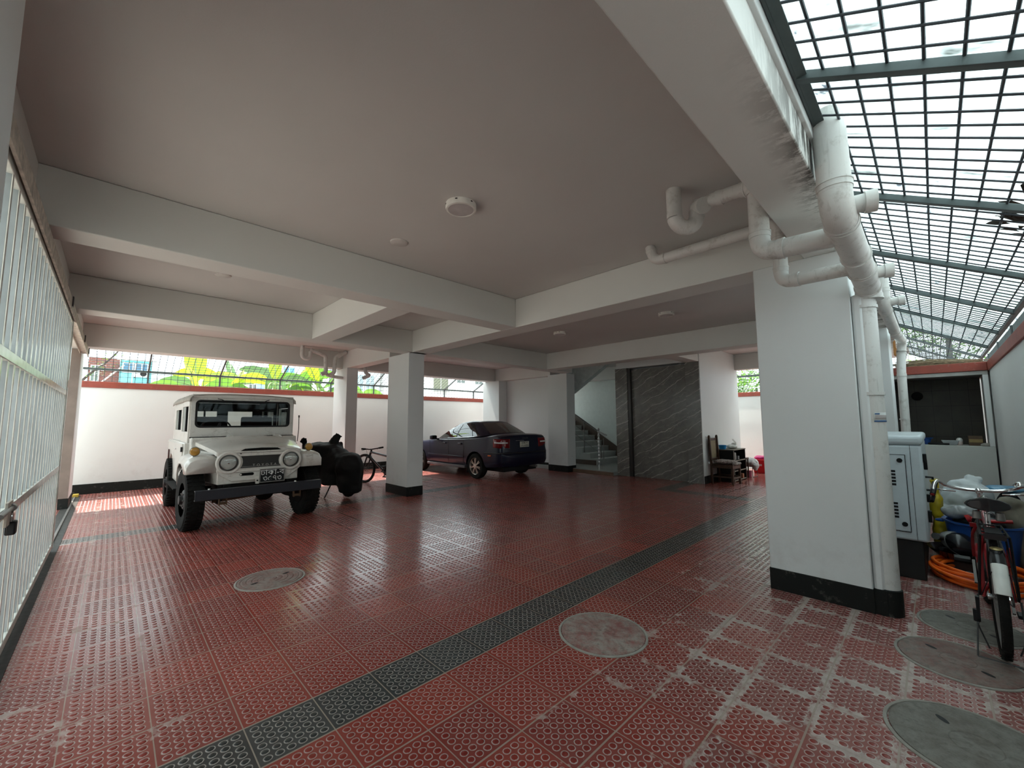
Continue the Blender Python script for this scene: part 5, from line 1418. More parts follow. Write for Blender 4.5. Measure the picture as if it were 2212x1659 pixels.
lid('wok', 0.115, 'black upturned wok leaning on the blue tub', M_GLOSSBLK, (5.88, -0.09, 0.225), (0.35, -0.85, 0.2))
lid('steel_bowl', 0.11, 'dull silver steel bowl tucked behind the black wok', plain('worn_aluminium', (0.42, 0.42, 0.41), 0.35, 0.6), (5.97, -0.045, 0.22), (0.35, -0.85, 0.4))
# blue tub
tub = thing('plastic_tub', 'deep blue plastic tub full of odds and ends by the lane wall', 'tub', (6.14, -0.255, 0.012))
BL = plain('royal_blue_plastic', (0.02, 0.085, 0.33), 0.35)
MB().lathe([(0.0001, 0.0), (0.20, 0.0), (0.255, 0.385), (0.275, 0.40), (0.275, 0.415), (0.245, 0.41), (0.195, 0.015), (0.0001, 0.015)], n=44, cap=False).build('tub', BL, tub)
MB().tube(smooth_path([(-0.05, 0.265, 0.39), (0, 0.31, 0.385), (0.05, 0.265, 0.39)], 4), 0.012, 8).build('handle', BL, tub)
tag(blob('dark_bag', plain('dark_plastic_bag', (0.03, 0.032, 0.034), 0.35, 0, .2), [ellip((0, 0, 0.0), (0.17, 0.19, 0.09))], None, .015, 2, .02, 9, 8, loc=(6.22, -0.24, 0.41)), 'dark plastic bag stuffed in the top of the blue tub', 'bag')
tag(blob('clear_bag', plain('cloudy_clear_bag', (0.30, 0.31, 0.31), 0.25, 0, .15), [ellip((0, 0, 0), (0.09, 0.12, 0.06))], None, .012, 2, .02, 10, 11, loc=(6.12, -0.10, 0.50)), 'crumpled cloudy plastic bag on the tub rim before the white sack', 'bag')
tag(blob('red_cloth', plain('dark_red_cloth', (0.17, 0.008, 0.012), 0.8, 0, .2), [ellip((0, 0, 0), (0.07, 0.12, 0.045))], None, .010, 2, .015, 12, 9, loc=(6.30, -0.27, 0.57)), 'dark red cloth lying on the white sack', 'cloth')
tag(MB().tube(smooth_path([(0, 0.13, 0), (0.0, 0.08, 0.015), (0, -.02, 0.005), (0, -.16, 0.02)], 5), [0.035]*4+[0.016]*12, 12).build('red_bottle', plain('bright_red_plastic', (0.45, 0.012, 0.012), 0.35), loc=(6.02, -0.28, 0.455)), 'bright red plastic bottle on the rim of the blue tub', 'bottle')
# sacks
tag(blob('white_sack', plain('white_woven_sack', (0.66, 0.69, 0.70), 0.6, 0, 0.05, 5), [ellip((0, 0, 0.30), (0.26, 0.24, 0.30)), ellip((0.0, -.03, 0.55), (0.20, 0.20, 0.22)), [(-.05, -.10, .75), (.05, -.1, .78), (0, -.04, .82), (0, -.16, .80), (0, 0, .7), (.1, -.1, .7), (-.1, -.1, .7)]], None, .018, 2, .028, 8, 1, loc=(6.72, -0.16, 0.0), pin_z=.002), 'big bulging white woven sack against the generator side', 'sack')
tag(blob('yellow_sack', plain('yellow_printed_sack', (0.52, 0.38, 0.015), 0.5, 0, 0.12, 5), [ellip((0, 0, 0.22), (0.12, 0.055, 0.22)), ellip((0, .01, 0.50), (0.09, 0.05, 0.17)), [(-.05, .0, .6), (.05, .0, .6), (0, .05, .78), (0, -.03, .79), (.05, .03, .77), (-.05, .0, .77)]], None, .014, 3, .016, 8, 2, loc=(6.35, 0.035, 0.0), pin_z=.002), 'upright yellow sack squeezed between generator and white sack', 'sack')
tag(blob('khaki_bag', plain('khaki_canvas', (0.21, 0.185, 0.14), 0.8, 0, 0.12, 6), [ellip((0, 0, 0.45), (0.20, 0.12, 0.20)), ellip((0.0, .0, 0.25), (0.17, 0.11, 0.25)), ellip((-.05, 0.05, 0.58), (0.12, 0.10, 0.09))], None, .016, 3, .024, 7, 6, loc=(6.25, -0.485, 0.0), pin_z=.002), 'khaki canvas bag slumped against the lane wall', 'bag')
tag(blob('blue_sheet', plain('pale_blue_plastic_sheet', (0.10, 0.27, 0.42), 0.4, 0, .1), [ellip((0, 0, 0), (0.16, 0.14, 0.03))], None, .012, 1, .015, 9, 12, loc=(6.75, -0.46, 0.69)), 'folded pale blue plastic sheet on top of the stacked bags', 'sheet')
tag(blob('lower_bag', plain('dark_grey_bag', (0.05, 0.05, 0.05), 0.6, 0, .1), [ellip((0, 0, 0.32), (0.18, 0.12, 0.34))], None, .016, 2, .02, 7, 14, loc=(6.78, -0.48, 0.0), pin_z=.002), 'dark grey bag under the folded blue sheet', 'bag')
for k, (y, z, lab) in enumerate(((0.05, 0.30, 'fat grey plastic pipe offcut leaning by the generator base'), (0.02, 0.20, 'thin black pipe offcut beside the generator base'))):
    tag(MB().tube([(-.25, .02, 0), (.25, -.10, -.11)], 0.032-.014*k, 14).build('pipe_offcut', plain('grey_pipe_offcut', (0.09, 0.09, 0.09), 0.4) if k == 0 else M_BLACKPL, loc=(6.02-.05*k, y, z)), lab, 'pipe')

# ================================================================ SMALL STORE AT THE END OF THE LANE
sbox('wall_store', (9.30, 9.44, -0.60, 0.62, 0, 1.02), mat_paint('cement_wash_wall', (0.56, 0.57, 0.54), 1.0, 0.9), 0.006)
w = sbox('wall_store_head', (9.30, 9.44, -0.60, 0.62, 2.09, 2.15), M_CONC, 0.004)
MB().box(9.28, 9.46, -0.60, 0.62, 2.151, 2.28).build('coping', M_COPING, w, bevel=0.006)
sbox('wall_store_jamb', (9.30, 9.44, -0.60, -0.545, 1.021, 2.089), M_WALL, 0.004)
tw_ = NT('dark_brown_wall_tiles'); p_ = tw_.pos(); x_, y_, z_ = tw_.xyz(p_)
def ln(v, s): 
    f_ = tw_.math('FRACT', tw_.math('MULTIPLY', v, s)); return tw_.math('LESS_THAN', f_, 0.02)
gl_ = tw_.math('MAXIMUM', ln(y_, 4.4), ln(z_, 3.6))
M_TILEW = tw_.pbr(tw_.mix(gl_, tw_.mix(tw_.step(tw_.noise(p_, 4, 4), .3, .7), (0.095, 0.085, 0.07), (0.14, 0.125, 0.10)), (0.03, 0.028, 0.024)), 0.35)
sbox('wall_store_back', (10.9, 11.0, -0.60, 0.62, 0, 2.15), M_TILEW, 0)
sbox('wall_store_inner', (9.45, 10.89, 0.50, 0.62, 0, 2.15), M_TILEW, 0)
sbox('ceiling_store', (9.45, 11.0, -0.60, 0.62, 2.152, 2.27), M_CONC, 0)
sbox('shelf_slab', (9.441, 9.95, -0.60, 0.50, 0.96, 1.018), M_CONC, 0.004)
hs = MB().lathe([(0.075, 0), (0.08, -0.02), (0.06, -0.022), (0.058, -0.004), (0.0001, -0.004)], n=24, cap=False, axis='x').build('vent_ring', M_BLACKPL, loc=(10.89, 0.20, 1.86)); tag(hs, 'small round vent in the tiled back wall of the store', 'vent')
tag(MB().lathe([(0.0001, 0), (0.04, 0), (0.065, 0.09), (0.085, 0.10), (0.086, 0.108), (0.06, 0.10), (0.036, 0.01), (0.0001, 0.01)], n=28, cap=False).build('plastic_bowl', BL, loc=(9.60, 0.12, 1.019)), 'blue plastic bowl on the store ledge behind the generator', 'bowl')
tag(MB().prism([(-.07, 0), (.07, 0), (.10, .075), (-.10, .075)], -.05, .05, 'x').build('clear_tub', plain('cloudy_plastic_box', (0.30, 0.32, 0.33), 0.25), loc=(9.56, -0.15, 1.019), bevel=.006), 'cloudy plastic box on the store ledge beside the white bottle', 'box')
bt = thing('squat_bottle', 'small white bottle with a round cap on the store ledge', 'bottle', (9.55, -0.25, 1.019))
MB().lathe([(0.0001, 0), (.032, 0), (.034, .01), (.034, .055), (.03, .062)], n=20, cap=False).build('bottle_body', plain('pinkish_bottle', (0.55, 0.45, 0.42), 0.4), bt)
MB().lathe([(.033, .060), (.036, .065), (.034, .095), (.02, .112), (0.0001, .116)], n=20, cap=False).build('cap', plain('white_cap', (0.75, 0.75, 0.72), 0.4), bt)
bx = thing('carton', 'brown and gold carton at the wall end of the store ledge', 'box', (9.56, -0.42, 1.019))
MB().box(-.05, .05, -.075, .075, 0, .15).build('box', plain('brown_carton', (0.10, 0.055, 0.03), 0.5), bx, bevel=.003)
MB().box(-.0515, -.0505, -.07, .07, .05, .10).build('gold_band', plain('gold_print', (0.30, 0.21, 0.08), 0.5), bx)
tag(blob('cement_lump', plain('cement_rubble', (0.30, 0.28, 0.25), 0.9), [ellip((0, 0, 0), (.05, .08, .03))], None, .010, 1, .012, 16, 4, loc=(9.37, -0.53, 1.035)), 'broken lump of cement on the ledge corner by the lane wall', 'rubble')
tag(MB().box(-.12, .12, -.12, .12, 0, .03).build('black_tray', M_BLACKPL, loc=(9.62, -.02, 1.019), bevel=.008), 'flat black tray on the ledge between blue bowl and plastic box', 'tray')
# bundle of sticks on the store roof
m = MB(); rr = random.Random(2)
for k in range(60):
    y0 = rr.uniform(.10, .40); y1 = y0-rr.uniform(.5, .85); z = rr.uniform(.0, .10)*(1-abs(k/60-.5)); x = rr.uniform(-.1, .35)
    m.tube([(x, y0, z+.012), (x+rr.uniform(-.05, .05), (y0+y1)/2, z+.012+rr.uniform(0, .02)), (x+rr.uniform(-.08, .08), y1, z*.4+.012)], rr.uniform(.004, .009), 5)
tag(m.build('stick_bundle', plain('dry_bamboo_sticks', (0.27, 0.21, 0.13), 0.8, 0, .25, 20), loc=(9.45, 0.02, 2.281)), 'bundle of dry bamboo sticks lying on the store roof', 'sticks', kind='stuff')
tag(blob('orange_cloth', plain('orange_brown_cloth', (0.48, 0.22, 0.07), 0.7), [[(0, 0, 0), (.06, .02, 0), (0, .05, .02), (.05, .04, .22), (0, .02, .28), (0, .05, .25)]], None, .010, 2, .01, 9, 5, loc=(9.52, 0.36, 2.50)), 'orange rag hanging by the farther drain pipe above the store', 'cloth')
tag(MB().tube(smooth_path([(0, 0, 0), (.05, -.05, .16), (0, -.06, .28), (.02, 0, .42)], 5), 0.012, 8).build('bent_branch', plain('grey_branch', (0.16, 0.15, 0.14), 0.8), loc=(9.42, 0.32, 2.29)), 'bent grey branch standing on the store coping beside the orange rag', 'branch')

# ================================================================ THE FAR CORNER: CHAIR, SHELF, BINS
WOOD = plain('dark_brown_wood', (0.045, 0.020, 0.009), 0.45, 0, 0.2, 12, Specular_IOR_Level=0.3)
cd_ = thing('wooden_chair', 'old dark wooden chair with patterned cushion by the marble wall', 'chair', (10.03, 3.38, 0), math.radians(-3))
for sx in (-.20, .20):
    MB().box(sx-.022, sx+.022, -.245, -.201, 0, .42).build('front_leg', WOOD, cd_, bevel=.006)
    m = MB().prism([(.20, 0), (.245, 0), (.245, .45), (.275, 1.05), (.262, 1.085), (.235, 1.085), (.225, 1.05), (.20, .45)], sx-.024, sx+.024, 'x'); m.build('back_post', WOOD, cd_, bevel=.008)
    MB().box(sx-.015, sx+.015, -.20, .20, .15, .185).build('side_stretcher', WOOD, cd_, bevel=.004)
    MB().box(sx-.018, sx+.018, -.20, .20, .36, .42).build('seat_rail', WOOD, cd_, bevel=.004)
MB().box(-.18, .18, -.24, -.21, .13, .17).build('front_stretcher', WOOD, cd_, bevel=.004)
MB().box(-.18, .18, -.24, -.21, .35, .42).build('front_rail', WOOD, cd_, bevel=.004)
MB().box(-.22, .22, -.25, .22, .42, .445).build('seat', WOOD, cd_, bevel=.008)
MB().box(-.18, .18, .245, .270, .96, 1.02).build('back_rail', WOOD, cd_, bevel=.008)
MB().box(-.18, .18, .222, .245, .52, .57).build('back_rail', WOOD, cd_, bevel=.008)
MB().box(-.175, -.14, .235, .262, .57, .96).box(.14, .175, .235, .262, .57, .96).build('back_frame', WOOD, cd_, bevel=.004)
MB().box(-.14, .14, .245, .252, .57, .96).build('cane_panel', plain('woven_cane', (0.23, 0.175, 0.10), 0.7, 0, .15, 60), cd_)
cq = NT('patterned_cushion_cloth'); oq = cq.obj(); cf = cq.step(cq.noise(oq, 55, 3), .42, .58)
M_CUSH = cq.pbr(cq.mix(cf, (0.09, 0.06, 0.055), (0.40, 0.34, 0.31)), .9)
tag(blob('seat_cushion', M_CUSH, [ellip((0, 0, .035), (.24, .26, .045)), ellip((0.02, -.22, .0), (.22, .06, .04))], None, .012, 2, .012, 9, 4, loc=(10.03, 3.36, .455)), 'rumpled brown and cream patterned cushion on the wooden chair', 'cushion')
cb = thing('shelf_unit', 'low black open shelf unit with things inside beside the wooden chair', 'shelf', (10.78, 3.49, 0))
SB = plain('black_shelf_board', (0.010, 0.009, 0.008), 0.6, Specular_IOR_Level=0.2)
for (b, nm) in (((-.42, -.40, -.19, .19, 0, .72), 'side_panel'), ((.40, .42, -.19, .19, 0, .72), 'side_panel'), ((-.40, .40, .17, .19, 0, .72), 'back_panel'), ((-.40, .40, -.185, .17, .47, .487), 'shelf'), ((-.40, .40, -.185, .17, .235, .252), 'shelf'), ((-.40, .40, -.185, .17, .02, .037), 'shelf')):
    MB().box(*b).build(nm, SB, cb, bevel=.002)
MB().box(-.43, .43, -.20, .20, .721, .742).build('top', plain('worn_shelf_top', (0.14, 0.12, 0.09), 0.6), cb, bevel=.003)
for z in (.03, .245, .478): MB().box(-.40, .40, -.192, -.186, z-.01, z+.012).build('shelf_edging', plain('worn_shelf_edge', (0.22, 0.19, 0.15), 0.6), cb)
MB().box(-.424, -.40, -.195, -.188, 0, .72).build('side_edging', plain('worn_shelf_edge', (0.22, 0.19, 0.15), 0.6), cb)
tag(MB().lathe([(0.0001, 0), (.05, 0), (.052, .02), (.052, .16), (.045, .17), (0.0001, .172)], n=20, cap=False).build('white_jar', plain('cream_jar', (0.36, 0.34, 0.31), .5), loc=(10.68, 3.40, .488)), 'tall cream jar on the open black shelf', 'jar')
tag(MB().lathe([(0.0001, 0), (.03, 0), (.034, .08), (.030, .08), (.026, .006), (0.0001, .006)], n=18, cap=False).build('cup', plain('grey_cup', (0.32, 0.31, 0.32), .5), loc=(10.90, 3.38, .488)), 'small grey cup beside the cream jar', 'cup')
tag(MB().box(-.05, .05, -.05, .05, 0, .10).build('orange_packet', plain('orange_packet', (0.34, 0.11, 0.05), .6), loc=(11.05, 3.37, .038), bevel=.004), 'small orange packet on the bottom shelf', 'packet')
tag(MB().lathe([(0.0001, 0), (.07, 0), (.085, .09), (.088, .095), (.078, .09), (.066, .006), (0.0001, .006)], n=28, cap=False).build('blue_bowl', plain('sky_blue_plastic', (0.01, 0.22, 0.52), .35), loc=(10.47, 3.57, .743)), 'sky blue plastic bowl on top of the shelf unit', 'bowl')
tag(blob('white_bags', plain('white_plastic_bags', (0.66, 0.68, 0.64), .4, 0, .08), [ellip((0, 0, .04), (.18, .12, .045)), ellip((.05, -.04, .09), (.08, .06, .04))], None, .012, 2, .016, 9, 7, loc=(10.78, 3.46, .755), pin_z=-.012), 'crumpled white plastic bags on top of the shelf unit', 'bag')
tag(MB().tube([(.09*math.cos(a), .03*math.sin(a), .12+.045*math.sin(a)-.3*.09*math.cos(a)) for a in [2*PI*k/24 for k in range(24)]], .007, 8, closed=True).build('white_hoop', plain('white_plastic_loop', (0.74, 0.74, 0.7), .4), loc=(10.78, 3.40, .80)), 'white plastic hoop sticking up from the bags', 'hoop')
rk = thing('wire_rack', 'low red wire rack holding grey cloths beside the shelf unit', 'rack', (11.75, 3.40, 0))
m = MB()
for sy in (-.14, .14):
    m.tube(smooth_path([(-.18, sy, .30), (-.20, sy, .04), (-.17, sy, .01), (.17, sy, .01), (.20, sy, .04), (.18, sy, .30)], 4), .008, 8)
for k in range(6): m.tube([(-.18+.072*k, -.14, .26), (-.18+.072*k, .14, .26)], .004, 6)
m.tube([(-.18, -.14, .26), (.18, -.14, .26)], .006, 6); m.tube([(-.18, .14, .26), (.18, .14, .26)], .006, 6)
m.build('wire_frame', plain('brownish_red_wire', (0.12, 0.04, 0.04), .4), rk)
tag(blob('cloth_pile', plain('grey_white_cloth', (0.48, 0.47, 0.46), .85, 0, .2, 8), [ellip((0, 0, .08), (.22, .17, .10)), ellip((.02, -.13, 0.0), (.16, .07, .13)), ellip((-.08, .02, .13), (.10, .10, .06))], None, .014, 2, .022, 8, 9, loc=(11.75, 3.38, .29)), 'heap of grey and white cloths on the wire rack', 'cloths', kind='stuff')
tag(MB().lathe([(0.0001, 0), (.09, 0), (.10, .14), (.095, .15), (0.0001, .15)], n=24, cap=False).build('magenta_tub', plain('magenta_plastic', (0.30, 0.02, 0.07), .4), loc=(11.72, 3.42, .001)), 'dark magenta tub under the wire rack', 'tub')
rb = thing('red_bin', 'square red plastic bin beside the heap of cloths', 'bin', (12.72, 3.36, 0))
RDP = plain('bright_red_bin_plastic', (0.50, 0.008, 0.012), .35)
MB().loft([[(sx*w, sy*w, z) for sx, sy in ((-1, -1), (1, -1), (1, 1), (-1, 1))] for w, z in ((.15, 0), (.18, .34), (.195, .35), (.195, .37))]).build('bin_body', RDP, rb, bevel=.01)
MB().box(-.172, -.170, -.05, .05, .20, .26).build('bin_sticker', plain('bin_print', (0.6, 0.35, 0.35), .5), rb)
tag(blob('pink_bag', plain('hot_pink_plastic', (0.60, 0.015, 0.16), .4, 0, .15), [ellip((0, 0, 0), (.16, .17, .07))], None, .014, 2, .02, 9, 3, loc=(12.72, 3.36, .40)), 'hot pink plastic bag spilling out of the red bin', 'bag')
tag(MB().box(-.03, .03, -.02, .02, 0, .16).build('red_box', plain('dark_red_card', (0.22, 0.02, 0.02), .6), loc=(11.40, 3.42, .50), bevel=.003), 'dark red card box on a stool behind the open shelf', 'box')
so_ = thing('low_stool', 'small dark stool behind the open shelf unit', 'stool', (11.42, 3.42, 0))
MB().box(-.10, .10, -.10, .10, .46, .495).build('seat', WOOD, so_, bevel=.004)
for sx in (-.08, .08):
    for sy in (-.08, .08): MB().box(sx-.012, sx+.012, sy-.012, sy+.012, 0, .46).build('leg', WOOD, so_)

# ================================================================ OUTSIDE, BEYOND THE BACK WALL
GREEN = NT('banana_leaf'); oo_ = GREEN.obj()
gx_, gy_, gz_ = GREEN.xyz(GREEN.n('ShaderNodeTexCoord').outputs['UV'])
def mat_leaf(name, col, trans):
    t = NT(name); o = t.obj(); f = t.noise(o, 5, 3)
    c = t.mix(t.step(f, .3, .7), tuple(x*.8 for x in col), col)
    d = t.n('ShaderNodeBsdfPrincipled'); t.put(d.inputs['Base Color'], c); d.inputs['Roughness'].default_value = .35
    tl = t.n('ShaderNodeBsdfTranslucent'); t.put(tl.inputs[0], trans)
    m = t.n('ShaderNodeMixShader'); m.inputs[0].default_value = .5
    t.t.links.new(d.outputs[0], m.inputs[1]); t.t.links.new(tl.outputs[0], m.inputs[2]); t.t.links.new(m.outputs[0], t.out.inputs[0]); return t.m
LEAF_Y = mat_leaf('banana_leaf_painted_sunlit', (0.30, 0.48, 0.03), (0.42, 0.62, 0.02))  # sunlit and shaded tones are put into two colours of one leaf
LEAF_D = mat_leaf('banana_leaf_painted_dark', (0.06, 0.15, 0.035), (0.12, 0.28, 0.03))
STEM = plain('banana_stem', (0.22, 0.30, 0.10), .5)
bpy.data.materials.remove(GREEN.m)
def banana(label, loc, leaves, h):
    h += 0.5
    t = thing('banana_plant', label, 'banana plant', loc, 0, 'banana plants beyond the back wall')
    MB().tube([(0, 0, 0), (.03, 0, h*.5), (0, 0, h)], [.10, .08, .05], 12).build('stem', STEM, t)
    for (az, el, L, W, droop, bright) in leaves:
        d = Vector((math.cos(az), math.sin(az), 0)); s = Vector((-math.sin(az), math.cos(az), 0))
        rl = 0.0 if el > 1.15 else (0.85 if int(az*10) % 2 else -0.85)
        s = s*math.cos(rl)+Vector((0, 0, math.sin(rl)))
        n = 16; path = []; p = Vector((0, 0, h-.05)); a = el
        for k in range(n+1):
            path.append(p.copy()); a2 = el-droop*(k/n)
            p = p + (d*math.cos(a2)+Vector((0, 0, math.sin(a2))))*L/n
        def fn(u, v):
            q = -1+2*u; i = min(n-1, int(v*n)); g = v*n-i; c = path[i]*(1-g)+path[i+1]*g
            tt = max(0, (v-.18)/.82); w = W*(math.sin(PI*min(1, tt**.75*.97+.02))**.6 if tt > 0 else .05)
            up_ = Vector((0, 0, 1))
            w2 = noise.noise(Vector((v*14, az*3, q)))*.015
            return tuple(c + s*q*w + up_*(abs(q)*w*(.35 if rl == 0 else .12)+w2))
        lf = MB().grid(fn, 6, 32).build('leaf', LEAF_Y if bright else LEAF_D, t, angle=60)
        MB().tube(path, [.022-.016*k/n for k in range(n+1)], 6).build('midrib', STEM, lf)
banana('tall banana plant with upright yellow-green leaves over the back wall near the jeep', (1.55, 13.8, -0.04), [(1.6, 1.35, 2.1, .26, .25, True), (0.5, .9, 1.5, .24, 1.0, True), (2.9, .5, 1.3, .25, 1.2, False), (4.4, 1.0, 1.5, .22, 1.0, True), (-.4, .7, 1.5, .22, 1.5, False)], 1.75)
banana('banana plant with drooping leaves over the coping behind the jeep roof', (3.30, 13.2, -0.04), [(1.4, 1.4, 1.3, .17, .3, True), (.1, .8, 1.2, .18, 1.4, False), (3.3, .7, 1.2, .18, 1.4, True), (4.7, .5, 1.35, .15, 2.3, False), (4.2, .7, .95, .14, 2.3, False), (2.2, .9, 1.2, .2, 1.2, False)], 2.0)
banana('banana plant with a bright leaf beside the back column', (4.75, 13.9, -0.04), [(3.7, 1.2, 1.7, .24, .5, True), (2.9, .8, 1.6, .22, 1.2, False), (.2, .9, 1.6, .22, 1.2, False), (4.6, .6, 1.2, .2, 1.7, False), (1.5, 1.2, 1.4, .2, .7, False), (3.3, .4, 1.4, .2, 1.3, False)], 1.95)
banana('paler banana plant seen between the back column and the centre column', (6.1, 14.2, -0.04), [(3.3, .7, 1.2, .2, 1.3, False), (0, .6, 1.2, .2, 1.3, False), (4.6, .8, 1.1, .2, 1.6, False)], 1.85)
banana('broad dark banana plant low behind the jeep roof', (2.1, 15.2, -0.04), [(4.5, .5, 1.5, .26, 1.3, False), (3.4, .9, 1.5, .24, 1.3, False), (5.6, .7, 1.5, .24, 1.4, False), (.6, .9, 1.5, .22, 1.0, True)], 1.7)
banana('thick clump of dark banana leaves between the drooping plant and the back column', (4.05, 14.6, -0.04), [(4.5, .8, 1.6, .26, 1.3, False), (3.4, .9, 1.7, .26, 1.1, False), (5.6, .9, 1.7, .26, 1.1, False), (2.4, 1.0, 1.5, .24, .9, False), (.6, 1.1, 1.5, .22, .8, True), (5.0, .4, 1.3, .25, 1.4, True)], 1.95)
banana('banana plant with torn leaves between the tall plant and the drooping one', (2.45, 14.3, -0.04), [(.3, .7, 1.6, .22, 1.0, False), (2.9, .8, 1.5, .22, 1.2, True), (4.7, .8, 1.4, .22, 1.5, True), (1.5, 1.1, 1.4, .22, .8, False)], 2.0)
# houses far behind; sizes are life size at their distance
K = 2.3; YH = 46.0
def hx(x): return x*K
def hz(z): return 1.42+(z-1.42)*K
WH = plain('white_render_wall', (0.80, 0.81, 0.80), .8, 0, .02, .5)
def house(name, label, x0, x1, z1, mat, y=YH, depth=8, group='houses beyond the back wall'):
    t = thing(name, label, 'building', (x0, y, -0.04), 0, group)
    MB().box(0, x1-x0, 0, depth, 0, z1).build('wall', mat, t)
    return t
def win(t, x0, x1, z0, z1, mat, ox, frame=True):
    w = MB().box(x0-ox, x1-ox, -.06, -.01, z0, z1).build('window', mat, t)
    m = MB(); th = .06
    for b in ((x0-ox-th, x1-ox+th, z0-th, z0), (x0-ox-th, x1-ox+th, z1, z1+th), (x0-ox-th, x0-ox, z0, z1), (x1-ox, x1-ox+th, z0, z1), ((x0+x1)/2-ox-.03, (x0+x1)/2-ox+.03, z0, z1)): m.box(b[0], b[1], -.09, -.02, b[2], b[3])
    m.build('window_frame', WH, w)
BRK = NT('red_brick_wall'); bq = BRK.obj(); bt_ = BRK.n('ShaderNodeTexBrick'); BRK.put(bt_.inputs['Vector'], BRK.comb(BRK.xyz(bq)[0], BRK.xyz(bq)[2], 0)); bt_.inputs['Scale'].default_value = 2.0
BRK.put(bt_.inputs['Color1'], (0.20, 0.06, 0.045)); BRK.put(bt_.inputs['Color2'], (0.15, 0.05, 0.04)); BRK.put(bt_.inputs['Mortar'], (0.22, 0.14, 0.12)); M_BRICK = BRK.pbr(bt_.outputs[0], .8)
CYAN = plain('turquoise_wall', (0.16, 0.55, 0.62), .6); BWIN = plain('blue_window_glass', (0.05, 0.17, 0.28), .15); GWIN = plain('dark_grilled_window', (0.12, 0.15, 0.14), .4)
h1 = house('brick_house', 'red brick house corner behind the tree branch', hx(-.70), hx(.07), hz(3.70), M_BRICK)
win(h1, hx(-.62), hx(-.45), hz(2.9), hz(3.4), GWIN, hx(-.70))
h2 = house('turquoise_house', 'turquoise house with an air conditioner under its windows', hx(.075), hx(.90), hz(3.60), CYAN, YH-1.5)
win(h2, hx(.16), hx(.44), hz(3.20), hz(3.50), BWIN, hx(.075)); win(h2, hx(.49), hx(.77), hz(3.20), hz(3.50), BWIN, hx(.075))
MB().box(-.2, 2.15, -.7, 0, hz(3.60), hz(3.60)+.12).build('roof_overhang', WH, h2); MB().box(.72, .78, -.1, 0, 0, hz(3.55)).build('white_strip', WH, h2)
ac = thing('air_conditioner', 'white air conditioner unit on the turquoise house wall', 'air conditioner', (hx(.62), YH-2.1, hz(3.0)))
MB().box(-.45, .45, -.18, .18, 0, .50).build('casing', plain('ac_white', (0.62, 0.70, 0.70), .5), ac, bevel=.02)
MB().lathe([(.20, -.19), (.19, -.20), (.06, -.195), (.05, -.21), (.0001, -.21)], (.12, 0, .25), 'y', 24, cap=False).build('fan_grille', M_BLACKPL, ac)
MB().box(-.4, -.35, -.1, .55, -.06, 0).box(.35, .4, -.1, .55, -.06, 0).build('bracket', M_DARKSTEEL, ac)
h3 = house('white_house', 'plain white house between the turquoise house and the banana plants', hx(.92), hx(2.0), hz(3.42), WH, YH+1)
h4 = house('white_house', 'white house with blue and grilled windows behind the drooping banana plant', hx(2.7), hx(5.1), hz(3.95), WH, YH+4)
win(h4, hx(3.35), hx(3.68), hz(2.95), hz(3.12), BWIN, hx(2.7)); win(h4, hx(3.74), hx(3.95), hz(2.93), hz(3.13), GWIN, hx(2.7)); win(h4, hx(4.38), hx(4.66), hz(2.9), hz(3.17), GWIN, hx(2.7))
MB().box(hx(4.67)-hx(2.7), hx(4.98)-hx(2.7), -.1, 0, hz(2.9), hz(3.52)).build('blue_panel', plain('pale_blue_panel', (0.28, 0.50, 0.68), .5), h4)
MB().box(hx(5.0)-hx(2.7), hx(5.1)-hx(2.7), -.3, -.2, hz(3.6), hz(3.9)).build('rain_pipe', WH, h4)
h5 = house('blue_white_house', 'tall white house with a blue window above the banana leaves', hx(5.12), hx(7.6), hz(5.2), WH, YH+2)
win(h5, hx(5.55), hx(6.0), hz(3.70), hz(3.98), plain('mid_blue_window', (0.12, 0.34, 0.55), .3), hx(5.12)); win(h5, hx(6.3), hx(6.7), hz(3.2), hz(3.5), BWIN, hx(5.12))
h6 = house('balcony_house', 'pale house with grey glazed front seen between the two columns', hx(7.8), hx(10.3), hz(5.2), plain('pale_grey_render', (0.62, 0.68, 0.70), .7), YH+2)
for k in range(3): win(h6, hx(8.3+.6*k), hx(8.75+.6*k), hz(2.9), hz(3.9), plain('grey_glazing', (0.25, 0.33, 0.36), .2), hx(7.8))
h7 = house('grille_house', 'white apartment house with grilled windows beyond the far end of the back wall', hx(10.5), hx(17.5), hz(6), WH, YH)
win(h7, hx(13.12), hx(14.15), hz(3.25), hz(3.95), plain('olive_window', (0.16, 0.17, 0.11), .5), hx(10.5)); win(h7, hx(14.8), hx(15.4), hz(3.80), hz(3.95), GWIN, hx(10.5)); win(h7, hx(16.2), hx(16.8), hz(3.80), hz(3.95), GWIN, hx(10.5))
MB().box(hx(13.10)-hx(10.5), hx(14.2)-hx(10.5), -.6, 0, hz(3.18), hz(3.22)).build('ledge', M_CONC, h7)
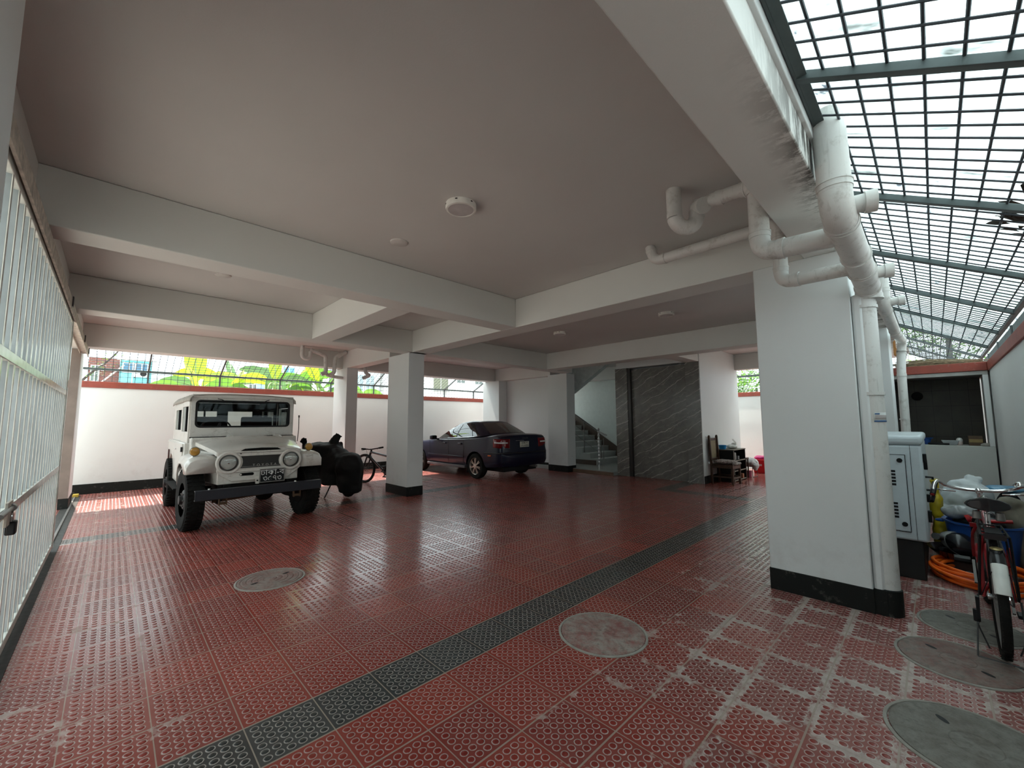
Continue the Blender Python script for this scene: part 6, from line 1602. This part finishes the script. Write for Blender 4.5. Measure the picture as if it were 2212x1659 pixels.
# leafy branch and overhead cable at the gate end
lm = MB(); rr = random.Random(11)
bp_ = [Vector(p) for p in [(-.75, 13.2, 2.05), (-.45, 13.2, 2.50), (-.25, 13.1, 2.72), (-.05, 13.0, 2.98), (.10, 12.9, 3.25)]]
tr_ = thing('tree_branch', 'leafy tree branch reaching across the mesh fence at the gate end', 'branch', (0, 0, 0))
MB().tube(smooth_path(bp_, 4), [.03-.0013*k for k in range(17)], 8).build('bough', plain('dark_bark', (0.06, 0.05, 0.045), .9), tr_)
for k in range(260):
    c = bp_[rr.randrange(0, 5)] + Vector((rr.gauss(0, .13), rr.gauss(0, .15), rr.gauss(-.02, .09)))
    a = rr.random()*6.28; L = rr.uniform(.02, .045); u = Vector((math.cos(a), math.sin(a)*.5, rr.uniform(-.6, .4)))*L; w = Vector((-math.sin(a), .4, .3))*L*.4
    lm.add([c-u, c+w, c+u, c-w], [(0, 1, 2, 3)])
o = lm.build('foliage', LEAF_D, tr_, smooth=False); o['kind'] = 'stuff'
tag(MB().tube([(-.55, 12.9, 1.95), (.12, 12.9, 2.75)], .014, 8).build('white_pole', plain('white_pole_paint', (0.75, 0.74, 0.70), .6), loc=(0, 0, 0)), 'slanting white pole behind the mesh fence at the gate end', 'pole')
# leafy trees beyond the far wall and past the store
def tree(label, loc, r, h, n, mat):
    t = thing('leafy_tree', label, 'tree', loc, 0)
    MB().tube([(0, 0, 0), (.05, .02, h*.5), (0, 0, h)], [.10, .08, .04], 8).build('trunk', plain('grey_bark', (0.16, 0.14, 0.12), .9), t)
    m = MB(); rr = random.Random(n)
    for k in range(n):
        v = Vector((rr.gauss(0, 1), rr.gauss(0, 1), rr.gauss(0, .7))).normalized()*r*rr.uniform(.35, 1.0); c = Vector((0, 0, h))+v
        a = rr.random()*6.28; L = rr.uniform(.05, .11); u = Vector((math.cos(a), math.sin(a), rr.uniform(-.7, .3)))*L; w = Vector((-math.sin(a), math.cos(a), rr.uniform(-.4, .4)))*L*.35
        m.add([c-u, c+w, c+u, c-w], [(0, 1, 2, 3)])
    o = m.build('foliage', mat, t, smooth=False); o['kind'] = 'stuff'
LEAF_G = mat_leaf('tree_leaf', (0.10, 0.22, 0.06), (0.20, 0.40, 0.06))
tree('leafy green tree beyond the red-topped far wall', (16.2, 4.3, -.04), 1.25, 2.6, 3200, LEAF_G)
tree('leafy green tree past the store roof at the end of the lane', (15.5, -0.4, -.04), 1.5, 4.2, 3200, LEAF_G)
# canopy mesh above the far wall, like the one over the back wall
ff = thing('far_mesh_fence', 'steel mesh above the far wall, with a sloping top', 'fence', (13.95, 0, 2.28))
m = MB()
for i in range(60):
    y = -.5+i*.12; rods(m, [((0, y, 0), (0, y, .5)), ((0, y, .5), (-1.3, y, 1.1))])
for k in range(5): rods(m, [((0, -.5, .1*k), (0, 6.6, .1*k))])
for k in range(1, 11): rods(m, [((-.13*k, -.5, .5+.06*k), (-.13*k, 6.6, .5+.06*k))])
m.build('wire_mesh', M_WIRE, ff)
MB().box(-.02, .02, -.5, 6.6, .47, .53).build('rail', M_GRATE, ff)
